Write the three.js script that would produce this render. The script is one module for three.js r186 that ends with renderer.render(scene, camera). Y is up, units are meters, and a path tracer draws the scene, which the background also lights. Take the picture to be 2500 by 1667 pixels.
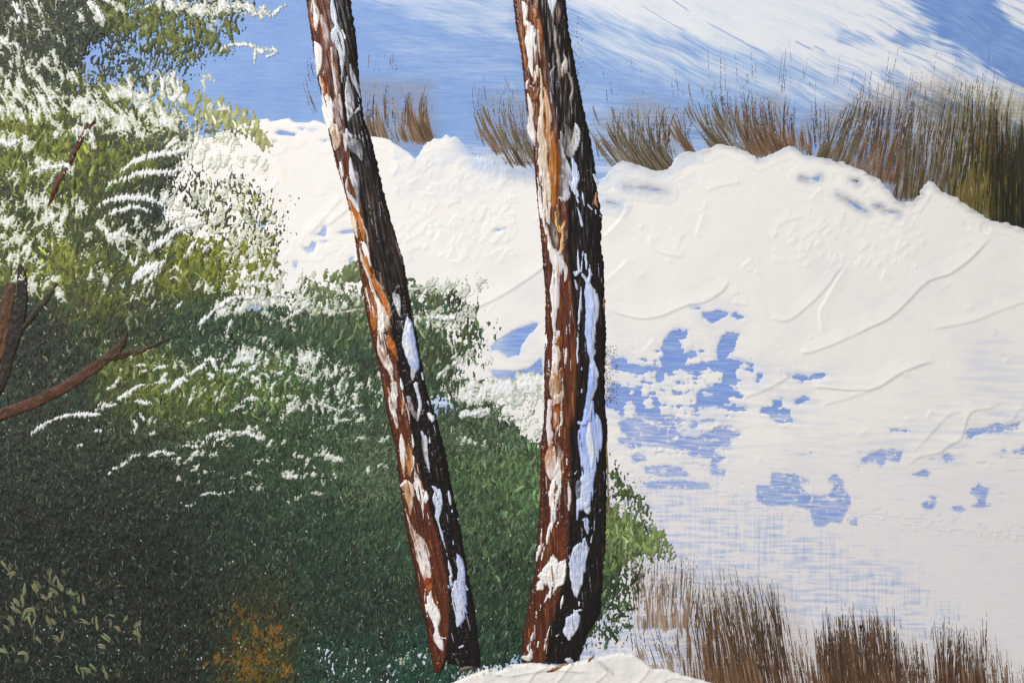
import * as THREE from 'three';
import { mergeGeometries } from 'three/addons/utils/BufferGeometryUtils.js';

// ---------- camera, light, exposure ----------
const S = 0.0001;                       // one unit of the drawing grid is 0.1 mm; x to the right, y down from the top edge of the view
const BASE = 1793;                      // lower edge of the canvas on that grid
const PX = (x) => (x - 1250) * S, PY = (y) => (BASE - y) * S;
const scene = new THREE.Scene();
const camera = new THREE.PerspectiveCamera(20, 2500 / 1667, 0.02, 20);
const DIST = (1667 / 2) * S / Math.tan(10 * Math.PI / 180);
camera.position.set(0, PY(833.5), DIST);
camera.lookAt(0, PY(833.5), 0);
scene.background = new THREE.Color(0.19, 0.192, 0.197);
const lamp = new THREE.RectAreaLight(new THREE.Color(1, 0.98, 0.955), 9.7, 0.6, 0.5);
lamp.position.set(-0.42, 0.54, 0.68);
lamp.lookAt(-0.02, 0.1, 0);
scene.add(lamp);
const renderer = new THREE.WebGLRenderer({ antialias: true });
renderer.toneMapping = THREE.LinearToneMapping;
renderer.toneMappingExposure = 1.22;
renderer.shadowMap.enabled = true;
const K = 0.86;                         // pigment colours below are as seen on a white-balanced print

// ---------- helpers ----------
let seed = 12345;
const rnd = () => { seed = (Math.imul(seed, 1664525) + 1013904223) >>> 0; return seed / 4294967296; };
const rr = (a, b) => a + (b - a) * rnd();
const clamp = (v, a = 0, b = 1) => v < a ? a : v > b ? b : v;
const sst = (a, b, v) => { const t = clamp((v - a) / (b - a)); return t * t * (3 - 2 * t); };
const lerp = (a, b, t) => a + (b - a) * t;
const mix = (a, b, t) => [a[0] + (b[0] - a[0]) * t, a[1] + (b[1] - a[1]) * t, a[2] + (b[2] - a[2]) * t];
const LIN = new Float32Array(4096); for (let i = 0; i < 4096; i++) { const c = i / 4095; LIN[i] = c <= 0.04045 ? c / 12.92 : Math.pow((c + 0.055) / 1.055, 2.4); }
const lin = (v) => LIN[clamp(Math.round(v * 16.0588), 0, 4095)];
const GX = new Float32Array(256), GY = new Float32Array(256), PERM = new Uint8Array(65536);
for (let i = 0; i < 256; i++) { const a = i / 256 * Math.PI * 2; GX[i] = Math.cos(a); GY[i] = Math.sin(a); }
for (let i = 0; i < 65536; i++) PERM[i] = Math.floor(rnd() * 256);
const gi = (x, y, s) => PERM[(x * 7919 + y * 104729 + s * 6151) & 65535];
function gn(x, y, s) {                  // gradient noise, about -1 to 1
  const ix = Math.floor(x), iy = Math.floor(y), fx = x - ix, fy = y - iy;
  const u = fx * fx * fx * (fx * (fx * 6 - 15) + 10), v = fy * fy * fy * (fy * (fy * 6 - 15) + 10);
  const a = gi(ix, iy, s), b = gi(ix + 1, iy, s), c = gi(ix, iy + 1, s), d = gi(ix + 1, iy + 1, s);
  const n0 = GX[a] * fx + GY[a] * fy, n1 = GX[b] * (fx - 1) + GY[b] * fy, n2 = GX[c] * fx + GY[c] * (fy - 1), n3 = GX[d] * (fx - 1) + GY[d] * (fy - 1);
  return 1.5 * (n0 + (n1 - n0) * u + ((n2 + (n3 - n2) * u) - (n0 + (n1 - n0) * u)) * v);
}
function an(x, y, ang, along, across, s) { const c = Math.cos(ang), q = Math.sin(ang); return gn((x * c + y * q) / along, (-x * q + y * c) / across, s); }
const fbm = (x, y, sc, s) => gn(x / sc, y / sc, s) * 0.6 + gn(x / sc * 2.1, y / sc * 2.1, s + 1) * 0.3 + gn(x / sc * 4.3, y / sc * 4.3, s + 2) * 0.18;
const Z = 3.612;
const T = (ox, oy, pts) => pts.map((p) => [ox + p[0] / Z, oy + p[1] / Z, ...(p.length > 2 ? [p[2] / Z] : [])]);

// the surface laid so far: its height above the bare canvas, on a 2-unit grid
const HX0 = -150, HY0 = -126, HC = 2, HW = 1401, HH = 960, HF = new Float32Array(HW * HH);
function hs(x, y) {
  const fx = clamp((x - HX0) / HC, 0, HW - 1.001), fy = clamp((y - HY0) / HC, 0, HH - 1.001), ix = fx | 0, iy = fy | 0, u = fx - ix, v = fy - iy, k = iy * HW + ix;
  return (HF[k] * (1 - u) + HF[k + 1] * u) * (1 - v) + (HF[k + HW] * (1 - u) + HF[k + HW + 1] * u) * v;
}
class Ras {                             // a coarse map of densities
  constructor(v = 0, c = 4) { this.c = c; this.w = Math.ceil(2810 / c); this.h = Math.ceil(1930 / c); this.d = new Float32Array(this.w * this.h).fill(v); this.lo = v; }
  at(x, y) {
    const fx = clamp((x + 154) / this.c, 0, this.w - 1.001), fy = clamp((y + 130) / this.c, 0, this.h - 1.001), ix = fx | 0, iy = fy | 0, u = fx - ix, v = fy - iy, k = iy * this.w + ix, d = this.d;
    return (d[k] * (1 - u) + d[k + 1] * u) * (1 - v) + (d[k + this.w] * (1 - u) + d[k + this.w + 1] * u) * v;
  }
  each(x0, y0, x1, y1, f) {
    const c = this.c, i0 = clamp(Math.floor((x0 + 154) / c), 0, this.w - 1), i1 = clamp(Math.ceil((x1 + 154) / c), 0, this.w - 1), j0 = clamp(Math.floor((y0 + 130) / c), 0, this.h - 1), j1 = clamp(Math.ceil((y1 + 130) / c), 0, this.h - 1);
    for (let j = j0; j <= j1; j++) for (let i = i0; i <= i1; i++) { const k = j * this.w + i; this.d[k] = f(i * c - 154, j * c - 130, this.d[k]); }
  }
  cap(x1, y1, x2, y2, r, s, add) {
    const dx = x2 - x1, dy = y2 - y1, L = dx * dx + dy * dy || 1, R = r * 1.7;
    this.each(Math.min(x1, x2) - R, Math.min(y1, y2) - R, Math.max(x1, x2) + R, Math.max(y1, y2) + R, (x, y, o) => {
      const t = clamp(((x - x1) * dx + (y - y1) * dy) / L), d = Math.hypot(x - x1 - dx * t, y - y1 - dy * t), v = s * (1 - sst(r * 0.35, R, d));
      return add ? o + v : Math.max(o, v);
    });
    return this;
  }
  line(pts, s) { for (let i = 1; i < pts.length; i++) this.cap(pts[i - 1][0], pts[i - 1][1], pts[i][0], pts[i][1], pts[i][2], s); return this; }
  poly(p, soft, s, add) {
    const xs = p.map((q) => q[0]), ys = p.map((q) => q[1]);
    this.each(Math.min(...xs) - soft, Math.min(...ys) - soft, Math.max(...xs) + soft, Math.max(...ys) + soft, (x, y, o) => {
      const k = sst(-soft, soft, -psd(p, x, y)), v = add ? s * k : lerp(this.lo, s, k); return add ? o + v : Math.max(o, v);
    });
    return this;
  }
}
function psd(p, x, y) {                 // signed distance to a closed outline, negative inside
  let d = 1e9, c = false;
  for (let i = 0, j = p.length - 1; i < p.length; j = i++) {
    const ax = p[i][0], ay = p[i][1], bx = p[j][0], by = p[j][1], ex = bx - ax, ey = by - ay, wx = x - ax, wy = y - ay, t = clamp((wx * ex + wy * ey) / (ex * ex + ey * ey || 1));
    const qx = wx - ex * t, qy = wy - ey * t; d = Math.min(d, qx * qx + qy * qy);
    if ((ay > y) !== (by > y) && x < ex * (y - ay) / (by - ay) + ax) c = !c;
  }
  return c ? -Math.sqrt(d) : Math.sqrt(d);
}
function smooth(pts, n = 5) {           // Catmull-Rom through the given points
  const o = [], g = (i) => pts[clamp(i, 0, pts.length - 1)];
  for (let i = 0; i < pts.length - 1; i++) for (let k = 0; k < n; k++) {
    const t = k / n, a = g(i - 1), b = g(i), c = g(i + 1), d = g(i + 2);
    o.push(b.map((_, m) => 0.5 * (2 * b[m] + (c[m] - a[m]) * t + (2 * a[m] - 5 * b[m] + 4 * c[m] - d[m]) * t * t + (3 * b[m] - a[m] - 3 * c[m] + d[m]) * t * t * t)));
  }
  o.push(pts[pts.length - 1]); return o;
}
function spineAt(sp, x, y, out) {       // nearest place on a spine of [x, y, half width]: out = [reach, share of the length, across]
  let best = -1e9; const n = sp.length - 1;
  for (let i = 0; i < n; i++) {
    const a = sp[i], b = sp[i + 1], ex = b[0] - a[0], ey = b[1] - a[1], L = ex * ex + ey * ey || 1, t = clamp(((x - a[0]) * ex + (y - a[1]) * ey) / L), qx = x - a[0] - ex * t, qy = y - a[1] - ey * t, d = Math.hypot(qx, qy), w = Math.max(0.3, a[2] + (b[2] - a[2]) * t), v = w - d;
    if (v > best) { best = v; out[0] = v; out[1] = (i + t) / n; out[2] = (ex * qy - ey * qx < 0 ? 1 : -1) * d / w; out[3] = w; }
  }
  return out;
}

// ---------- the painting ----------
const painting = new THREE.Group(); painting.name = 'oil_painting'; scene.add(painting);
painting.userData = { label: 'oil painting on woven canvas of two snowy tree trunks, green bush and snowbank', category: 'painting' };
function node(m, name, parent, label, kind) {
  m.name = name; m.castShadow = m.receiveShadow = true; if (label) m.userData.label = label; if (kind) m.userData.kind = kind; parent.add(m); return m;
}
// a body of paint wherever f(x, y) > 0: its outline by marching squares, its relief zf above what lies below
function paint({ box, cell, f, zf, col, lay = true, lift = 0.25 }) {
  const [x0, y0, x1, y1] = box, nx = Math.ceil((x1 - x0) / cell) + 1, ny = Math.ceil((y1 - y0) / cell) + 1, t = new Float32Array(nx * ny), zs = new Float32Array(nx * ny);
  for (let j = 0; j < ny; j++) for (let i = 0; i < nx; i++) { const v = f(x0 + i * cell, y0 + j * cell); t[j * nx + i] = v === 0 ? -1e-4 : v; }
  const pos = [], colr = [], uv = [], idx = [], c = [0, 0, 0], nv = new Int32Array(nx * ny).fill(-1), hv = new Int32Array(nx * ny).fill(-1), vv = new Int32Array(nx * ny).fill(-1);
  const vert = (x, y, tt, z) => {
    const k = col(x, y, tt) || c; pos.push(PX(x), PY(y), (hs(x, y) + lift + z) * S); uv.push((x + 200) / 512, (2000 - y) / 512); colr.push(lin(k[0]), lin(k[1]), lin(k[2])); return pos.length / 3 - 1;
  };
  const N = (i, j) => { const k = j * nx + i; if (nv[k] < 0) { const x = x0 + i * cell, y = y0 + j * cell; zs[k] = zf(x, y, t[k]); nv[k] = vert(x, y, t[k], zs[k]); } return nv[k]; };
  const Hx = (i, j) => { const k = j * nx + i; if (hv[k] < 0) { const a = t[k], b = t[k + 1]; hv[k] = vert(x0 + (i + a / (a - b)) * cell, y0 + j * cell, 0, 0); } return hv[k]; };
  const Vy = (i, j) => { const k = j * nx + i; if (vv[k] < 0) { const a = t[k], b = t[k + nx]; vv[k] = vert(x0 + i * cell, y0 + (j + a / (a - b)) * cell, 0, 0); } return vv[k]; };
  for (let j = 0; j < ny - 1; j++) for (let i = 0; i < nx - 1; i++) {
    const k = j * nx + i, A = t[k] > 0, B = t[k + nx] > 0, C = t[k + nx + 1] > 0, D = t[k + 1] > 0;
    if (!A && !B && !C && !D) continue;
    const p = [];
    if (A) p.push(N(i, j)); if (A !== B) p.push(Vy(i, j)); if (B) p.push(N(i, j + 1)); if (B !== C) p.push(Hx(i, j + 1));
    if (C) p.push(N(i + 1, j + 1)); if (C !== D) p.push(Vy(i + 1, j)); if (D) p.push(N(i + 1, j)); if (D !== A) p.push(Hx(i, j));
    for (let q = 2; q < p.length; q++) idx.push(p[0], p[q - 1], p[q]);
  }
  if (lay) {
    const i0 = Math.max(0, Math.ceil((x0 - HX0) / HC)), i1 = Math.min(HW - 1, Math.floor((x1 - HX0) / HC)), j0 = Math.max(0, Math.ceil((y0 - HY0) / HC)), j1 = Math.min(HH - 1, Math.floor((y1 - HY0) / HC));
    for (let j = j0; j <= j1; j++) for (let i = i0; i <= i1; i++) {
      const gx = clamp((HX0 + i * HC - x0) / cell, 0, nx - 1.001), gy = clamp((HY0 + j * HC - y0) / cell, 0, ny - 1.001), a = gx | 0, b = gy | 0, u = gx - a, v = gy - b, k = b * nx + a;
      const z = (zs[k] * (1 - u) + zs[k + 1] * u) * (1 - v) + (zs[k + nx] * (1 - u) + zs[k + nx + 1] * u) * v; if (z > 0) HF[j * HW + i] += z;
    }
  }
  const g = new THREE.BufferGeometry();
  g.setAttribute('position', new THREE.BufferAttribute(new Float32Array(pos), 3)); g.setAttribute('color', new THREE.BufferAttribute(new Float32Array(colr), 3)); g.setAttribute('uv', new THREE.BufferAttribute(new Float32Array(uv), 2));
  g.setIndex(new THREE.BufferAttribute(new Uint32Array(idx), 1)); g.computeVertexNormals();
  return g;
}
// many small brush marks in one body: each [x, y, angle, length, half width, bend, colour, end colour, height]
class Marks {
  constructor() { this.p = []; this.c = []; this.u = []; this.i = []; }
  add(x, y, ang, len, w, bend, ca, cb, h, n = 4, gap = 0, flat = 0) {
    let a = ang, px = x, py = y, last = -1; const st = len / n;
    for (let k = 0; k <= n; k++) {
      const s = k / n, ww = w * (flat ? Math.min(1, 0.35 + 2.2 * s, 1.25 - s) : Math.sqrt(Math.max(0.03, Math.sin(Math.PI * Math.min(0.97, 0.12 + s * 0.86))))), nx = -Math.sin(a), ny = Math.cos(a), k3 = mix(ca, cb, s), b = this.p.length / 3;
      for (let e = -1; e <= 1; e++) {
        const vx = px + nx * ww * e, vy = py + ny * ww * e; this.p.push(PX(vx), PY(vy), (hs(vx, vy) + 0.35 + (e ? 0.1 : h)) * S); this.c.push(lin(k3[0]), lin(k3[1]), lin(k3[2])); this.u.push((vx + 200) / 512, (2000 - vy) / 512);
      }
      if (last >= 0 && !(gap && rnd() < gap * (0.25 + s))) for (const o of [0, 1]) this.i.push(last + o, last + o + 1, b + o, last + o + 1, b + o + 1, b + o);
      last = b; a += bend / n; px += Math.cos(a) * st; py += Math.sin(a) * st;
    }
  }
  build() {
    const g = new THREE.BufferGeometry(); g.setAttribute('position', new THREE.BufferAttribute(new Float32Array(this.p), 3)); g.setAttribute('color', new THREE.BufferAttribute(new Float32Array(this.c), 3)); g.setAttribute('uv', new THREE.BufferAttribute(new Float32Array(this.u), 2));
    g.setIndex(new THREE.BufferAttribute(new Uint32Array(this.i), 1)); g.computeVertexNormals();
    return g;
  }
}

// ---------- materials ----------
const weave = (() => {                  // plain linen weave, 112 threads to the repeat
  const n = 1024, d = new Uint8Array(n * n * 4), th = 112;
  const wrapn = (x, y, q, s) => { const m = (a, b) => ((a % b) + b) % b; const ix = Math.floor(x), iy = Math.floor(y), fx = x - ix, fy = y - iy, u = fx * fx * (3 - 2 * fx), v = fy * fy * (3 - 2 * fy), h = (a, b) => gi(m(a, q), m(b, q), s) / 255; return lerp(lerp(h(ix, iy), h(ix + 1, iy), u), lerp(h(ix, iy + 1), h(ix + 1, iy + 1), u), v); };
  for (let j = 0; j < n; j++) for (let i = 0; i < n; i++) {
    const w1 = wrapn(i / n * 16, j / n * 16, 16, 5), w2 = wrapn(i / n * 16, j / n * 16, 16, 9), u = i / n * th + (w1 - 0.5) * 1.2, v = j / n * th + (w2 - 0.5) * 1.2;
    const over = (Math.floor(u) + Math.floor(v)) % 2 ? 1 : 0, a = Math.sin(Math.PI * (u - Math.floor(u))), b = Math.sin(Math.PI * (v - Math.floor(v)));
    const h = over ? Math.sqrt(a) * (0.55 + 0.45 * b) : Math.sqrt(b) * (0.55 + 0.45 * a), g = wrapn(i / n * 256, j / n * 256, 256, 3), q = clamp(h * 0.75 + g * 0.2 + 0.05 * w1) * 255;
    d.set([q, q, q, 255], (j * n + i) * 4);
  }
  const t = new THREE.DataTexture(d, n, n); t.wrapS = t.wrapT = THREE.RepeatWrapping; t.magFilter = t.minFilter = THREE.LinearFilter; t.needsUpdate = true; return t;
})();
const oil = (rough, bump, spec = 1) => { const m = new THREE.MeshPhysicalMaterial({ vertexColors: true, roughness: rough, specularIntensity: spec, side: THREE.DoubleSide }); m.color.setScalar(K); if (bump) { m.bumpMap = weave; m.bumpScale = bump; } return m; };
const M = { snow: oil(0.62, 0.00001), leaf: oil(0.48, 0.000034, 0.42), frost: oil(0.55, 0), bark: oil(0.26, 0, 0.9), dab: oil(0.33, 0), grass: oil(0.55, 0.00002, 0.6), branch: oil(0.5, 0.00001, 0.4) };

// where the knife skipped and the blue wash shows, and the flecks of snow inside
const gaps = [
  ...[[[0, 330], [40, 340], [40, 370], [0, 405]], [[290, 355], [370, 340], [390, 360], [460, 360], [530, 330], [600, 335], [605, 365], [540, 370], [450, 390], [380, 405], [340, 380]], [[140, 575], [215, 555], [215, 590], [190, 640], [160, 620]], [[330, 575], [400, 535], [455, 545], [450, 565], [360, 600]], [[20, 650], [160, 615], [205, 650], [285, 655], [285, 710], [330, 750], [200, 765], [140, 750], [100, 690], [40, 670]],
    [[985, 1050], [1105, 1005], [1280, 1030], [1250, 1110], [1150, 1095], [1090, 1150], [1040, 1105], [915, 1120], [920, 1100]], [[1630, 1040], [1720, 1060], [1720, 1095], [1670, 1110]], [[1380, 1225], [1470, 1180], [1525, 1210], [1500, 1235], [1440, 1240]], [[1840, 860], [1900, 820], [1985, 815], [2130, 775], [2160, 800], [2320, 765], [2300, 810], [2160, 850], [1960, 860], [1900, 905], [1870, 910]], [[2160, 1010], [2185, 1000], [2200, 1015]], [[2260, 1030], [2360, 985], [2420, 1000], [2360, 1045]],
    [[1900, 1340], [1940, 1330], [1955, 1305], [1975, 1340], [2040, 1350], [2010, 1430], [2010, 1475], [2050, 1490], [1980, 1520], [1900, 1500], [1960, 1480], [1945, 1420], [1890, 1390]], [[1450, 1490], [1490, 1465], [1570, 1465], [1540, 1520], [1500, 1535]], [[1515, 1410], [1575, 1420], [1560, 1445]], [[1720, 1515], [1790, 1505], [1830, 1530], [1780, 1560]],
    [[0, 1320], [125, 1325], [130, 1215], [330, 1225], [450, 1275], [380, 1300], [370, 1330], [440, 1400], [560, 1415], [640, 1400], [690, 1320], [620, 1270], [690, 1225], [750, 1280], [750, 1340], [810, 1420], [815, 1480], [760, 1590], [730, 1640], [640, 1630], [580, 1680], [510, 1670], [470, 1530], [300, 1480], [200, 1490], [80, 1490], [0, 1440]], [[800, 1620], [870, 1615], [870, 1665], [820, 1655]], [[1340, 835], [1310, 850], [1180, 840], [1180, 828], [1310, 835]]].map((p) => T(1850, 820, p)),
  ...[[[1760, 1270], [1800, 1262], [1850, 1275], [1800, 1280]], [[1860, 1310], [1920, 1320], [2000, 1290], [2090, 1310], [2080, 1340], [1950, 1400], [1870, 1350]], [[2110, 1330], [2160, 1310], [2225, 1355], [2170, 1370]], [[1180, 205], [1330, 212], [1380, 210], [1540, 246], [1440, 240], [1330, 222]], [[1000, 340], [1060, 342], [1130, 360], [1060, 352]], [[40, 1568], [200, 1470], [380, 1405], [415, 1408], [370, 1480], [330, 1500], [240, 1600], [240, 1690], [40, 1640]], [[30, 590], [120, 572], [118, 580]]].map((p) => T(1200, 400, p)),
  ...[[[610, 630], [660, 610], [690, 550], [710, 560], [700, 640]], [[500, 740], [560, 740], [590, 690], [620, 700], [600, 770], [550, 790]], [[810, 610], [880, 590], [960, 580], [960, 610], [870, 620]], [[910, 850], [950, 820], [950, 880], [930, 905]], [[420, 870], [455, 865], [450, 915], [430, 920]], [[100, 520], [160, 490], [180, 450], [230, 450], [190, 490], [180, 540], [150, 570], [110, 555]], [[10, 470], [90, 480], [80, 500], [30, 500]], [[130, 680], [190, 650], [190, 680]], [[2190, 590], [2290, 575], [2200, 597]], [[660, 690], [720, 685], [690, 700]]].map((p) => T(600, 400, p)),
  ...[[[260, 1175], [300, 1150], [440, 1185], [430, 1200], [290, 1190]], [[470, 1135], [520, 1135], [500, 1150]], [[240, 1245], [275, 1250], [260, 1262]], [[560, 1150], [630, 1145], [600, 1158]], [[665, 1240], [740, 1235], [700, 1252]]].map((p) => T(600, 0, p)),
  ...[[[700, 270], [860, 350], [980, 435], [880, 390], [800, 330]], [[1030, 370], [1080, 372], [1120, 390], [1060, 384]], [[1115, 412], [1180, 418], [1260, 455], [1190, 436]], [[380, 125], [480, 135], [560, 110], [540, 150], [440, 140]], [[830, 145], [890, 150], [880, 170]]].map((p) => T(1850, 400, p)),
  ...[[[1060, 190], [1165, 195], [1200, 252], [1350, 262], [1510, 275], [1490, 230], [1530, 170], [1505, 110], [1530, 20], [1620, -60], [1730, -50], [1720, 10], [1640, 40], [1690, 110], [1700, 150], [1800, 130], [1815, 180], [1720, 200], [1710, 255], [1790, 260], [1900, 240], [2000, 220], [1990, 150], [2020, 40], [2070, -30], [2190, -20], [2160, 60], [2140, 130], [2060, 200], [2180, 210], [2310, 250], [2315, 310], [2160, 290], [2140, 360], [2200, 400], [2140, 450], [2080, 440], [2230, 530], [2220, 545], [2090, 545], [2110, 600], [1800, 640], [1810, 540], [1850, 470], [2040, 400], [2050, 330], [1990, 285], [1880, 290], [1830, 330], [1770, 310], [1700, 310], [1620, 300], [1590, 340], [1530, 330], [1530, 400], [1470, 400], [1450, 340], [1480, 290], [1340, 340], [1250, 325], [1140, 305], [1070, 300]],
    [[1080, 400], [1180, 470], [1330, 450], [1320, 530], [1460, 550], [1490, 690], [1600, 705], [1680, 790], [1540, 800], [1380, 740], [1300, 720], [1280, 720], [1250, 580], [1180, 580], [1160, 720], [1140, 680], [1080, 650], [1010, 640], [1000, 560], [1060, 540], [1030, 470]],
    [[1130, 770], [1180, 730], [1310, 740], [1480, 820], [1600, 790], [1640, 800], [1630, 840], [1700, 880], [1840, 900], [1860, 870], [1960, 830], [2110, 795], [2100, 840], [2220, 870], [2180, 890], [2110, 900], [2110, 970], [2000, 985], [1970, 1030], [2050, 1080], [1990, 1120], [1990, 1180], [2060, 1190], [2050, 1225], [1940, 1215], [1950, 1080], [1870, 1070], [1750, 1060], [1730, 1010], [1630, 1000], [1470, 970], [1330, 980], [1200, 985], [1110, 920], [1210, 895], [1150, 840]],
    [[1240, 1060], [1290, 1040], [1350, 1060], [1360, 1105], [1250, 1110]], [[1360, 1160], [1560, 1145], [1680, 1170], [1750, 1235], [1560, 1240], [1360, 1200]], [[1970, 610], [2240, 625], [2250, 660], [2150, 665]], [[1340, 1300], [1500, 1285], [1660, 1280], [1900, 1300], [1930, 1340], [1700, 1340], [1400, 1340]], [[1760, 790], [1830, 770], [1810, 810], [1780, 830]],
    [[0, 310], [200, 315], [330, 290], [440, 200], [460, 390], [400, 420], [100, 400], [20, 355]], [[30, 60], [130, 10], [330, -10], [260, 90], [250, 160], [150, 190], [60, 120], [0, 130]]].map((p) => T(1200, 820, p)),
];
const isles = [T(1200, 820, [[1210, 500], [1240, 480], [1270, 500], [1250, 535]]), T(1200, 820, [[1340, 570], [1400, 555], [1460, 590], [1450, 640], [1370, 650], [1335, 620]]), T(1200, 820, [[1190, 590], [1240, 575], [1280, 640], [1270, 720], [1190, 720], [1170, 660]]), T(1200, 820, [[1840, 520], [1880, 475], [1970, 515], [1900, 545]]), T(1200, 820, [[1590, 890], [1640, 870], [1670, 920], [1600, 925]]), T(1200, 820, [[1380, 1180], [1440, 1170], [1470, 1205], [1400, 1210]]), T(1200, 820, [[1480, 1180], [1540, 1170], [1560, 1205], [1490, 1210]]), T(1200, 820, [[1250, 945], [1380, 945], [1450, 930], [1480, 965], [1380, 975]]), T(1850, 820, [[160, 1240], [210, 1240], [200, 1255]]), T(1850, 820, [[240, 1260], [300, 1270], [330, 1310], [270, 1300]]), T(1850, 820, [[560, 1430], [660, 1420], [730, 1455], [660, 1470]]), T(1850, 820, [[220, 1400], [250, 1400], [255, 1430]]), T(1850, 820, [[1130, 1070], [1240, 1060], [1240, 1075], [1150, 1085]]), T(1200, 820, [[2180, 260], [2240, 230], [2290, 280], [2200, 290]])];
const gapAt = new Ras(-60, 2.5);
for (const p of gaps) { const xs = p.map((q) => q[0]), ys = p.map((q) => q[1]); gapAt.each(Math.min(...xs) - 50, Math.min(...ys) - 50, Math.max(...xs) + 50, Math.max(...ys) + 50, (x, y, o) => Math.max(o, -psd(p, x, y))); }
for (const p of isles) { const xs = p.map((q) => q[0]), ys = p.map((q) => q[1]); gapAt.each(Math.min(...xs) - 20, Math.min(...ys) - 20, Math.max(...xs) + 20, Math.max(...ys) + 20, (x, y, o) => Math.min(o, psd(p, x, y))); }
// ---------- canvas with its thin washes ----------
const wh = new Ras(0);
wh.poly([[840, -20], [1260, -60], [1260, 95], [1120, 75], [960, 25]], 30, 0.5);
wh.poly([[1350, -150], [2170, -150], [2250, 40], [2420, 160], [2700, 300], [2700, 380], [2480, 300], [2280, 235], [1980, 170], [1780, 130], [1560, 75], [1380, 20]], 45, 1);
wh.poly([[1380, 30], [1860, 150], [2280, 230], [2700, 360], [2700, 620], [2330, 420], [2150, 300], [1850, 235], [1600, 190], [1390, 110]], 60, 0.56);
wh.poly([[2430, -150], [2700, -150], [2700, 160], [2520, 110], [2440, 40]], 20, 0.95);
wh.poly([[1100, 370], [1320, 350], [1320, 480], [1060, 480]], 50, 0.75);
wh.poly([[1440, 400], [1700, 380], [1900, 390], [1900, 480], [1440, 480]], 40, 0.4);
wh.poly([[2180, -60], [2340, -60], [2520, 84], [2700, 180], [2700, 310], [2500, 196], [2330, 112]], 34, -0.54, true).poly([[2400, 130], [2480, 140], [2700, 240], [2700, 320], [2500, 200]], 14, -0.5, true);
wh.poly([[900, 60], [1260, 130], [1260, 230], [1000, 170]], 70, 0.2, true).poly([[1390, 200], [1800, 330], [1800, 420], [1390, 380]], 70, 0.22, true);
wh.cap(2060, 92, 2260, 100, 14, -0.3, true); wh.cap(2210, 90, 2400, 110, 22, -0.3, true); wh.cap(2420, 140, 2560, 200, 22, -0.5, true);
wh.poly([[1440, 1030], [2700, 1040], [2700, 1900], [1400, 1900]], 40, 0.93);
wh.poly([[1480, 1180], [1900, 1260], [2250, 1420], [2350, 1560], [1900, 1520], [1600, 1420], [1480, 1300]], 70, -0.17, true);
wh.poly([[1400, 1480], [1720, 1500], [2000, 1900], [1400, 1900]], 50, -0.2, true);
wh.poly([[250, 1540], [1250, 1540], [1250, 1900], [250, 1900]], 40, 0.9); wh.poly([[380, 380], [700, 380], [1250, 700], [1250, 1100], [1000, 1100], [600, 760]], 50, 0.7);
const tint = new Ras(0), tintO = new Ras(0);
tint.poly([[870, 190], [1050, 200], [1075, 370], [890, 360]], 26, 0.42).poly([[1180, 230], [1310, 230], [1320, 410], [1210, 390]], 30, 0.4).poly([[1460, 300], [1560, 240], [1690, 280], [1650, 400], [1560, 420]], 34, 0.5).poly([[1690, 290], [1900, 230], [1960, 360], [1760, 380]], 34, 0.5).poly([[1950, 300], [2120, 230], [2330, 190], [2330, 470], [2200, 500], [2040, 400]], 40, 0.56);
tintO.poly([[2280, 260], [2380, 230], [2520, 240], [2700, 240], [2700, 600], [2480, 570], [2330, 480]], 60, 0.6);
tint.poly([[1540, 1390], [1640, 1380], [1720, 1420], [1660, 1520], [1560, 1520]], 60, 0.2).poly([[1660, 1460], [1780, 1420], [1900, 1450], [1960, 1560], [2010, 1570], [2060, 1540], [2180, 1560], [2260, 1600], [2330, 1570], [2420, 1590], [2480, 1700], [2480, 1900], [1700, 1900], [1650, 1700]], 60, 0.36);
const scrub = (x, y, c) => {
  const a = tint.at(x, y), b = tintO.at(x, y); if (a < 0.02 && b < 0.02) return c;
  const lean = y > 1300 ? 1.42 : x > 1950 ? 1.75 : 1.3, n = 0.55 * an(x, y, lean, 60, 3, 21) + 0.4 * an(x, y, lean, 110, 9, 22) + 0.3 * gn(x / 14, y / 20, 23) + 0.16 * Math.sin(y / 4.57 * Math.PI);
  c = mix(c, mix([120, 98, 80], [150, 132, 118], clamp(0.5 + n)), clamp(a * (0.75 + 0.9 * n)));
  return mix(c, mix([66, 62, 34], [128, 112, 58], clamp(0.4 + 0.8 * n)), clamp(b * (0.9 + 0.8 * n)));
};
const SCRATCH = [[1635, -6, 1688, 30, 2], [1715, 48, 1910, 154, 2.2], [1640, 58, 1675, 76, 1.6], [1938, 99, 1990, 124, 2.4], [1985, 112, 2022, 126, 1.8], [2195, 122, 2285, 155, 1.8], [2270, 130, 2400, 196, 1.4], [2085, 72, 2160, 104, 1.8], [1560, 10, 1660, 70, 1.2]];
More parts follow.
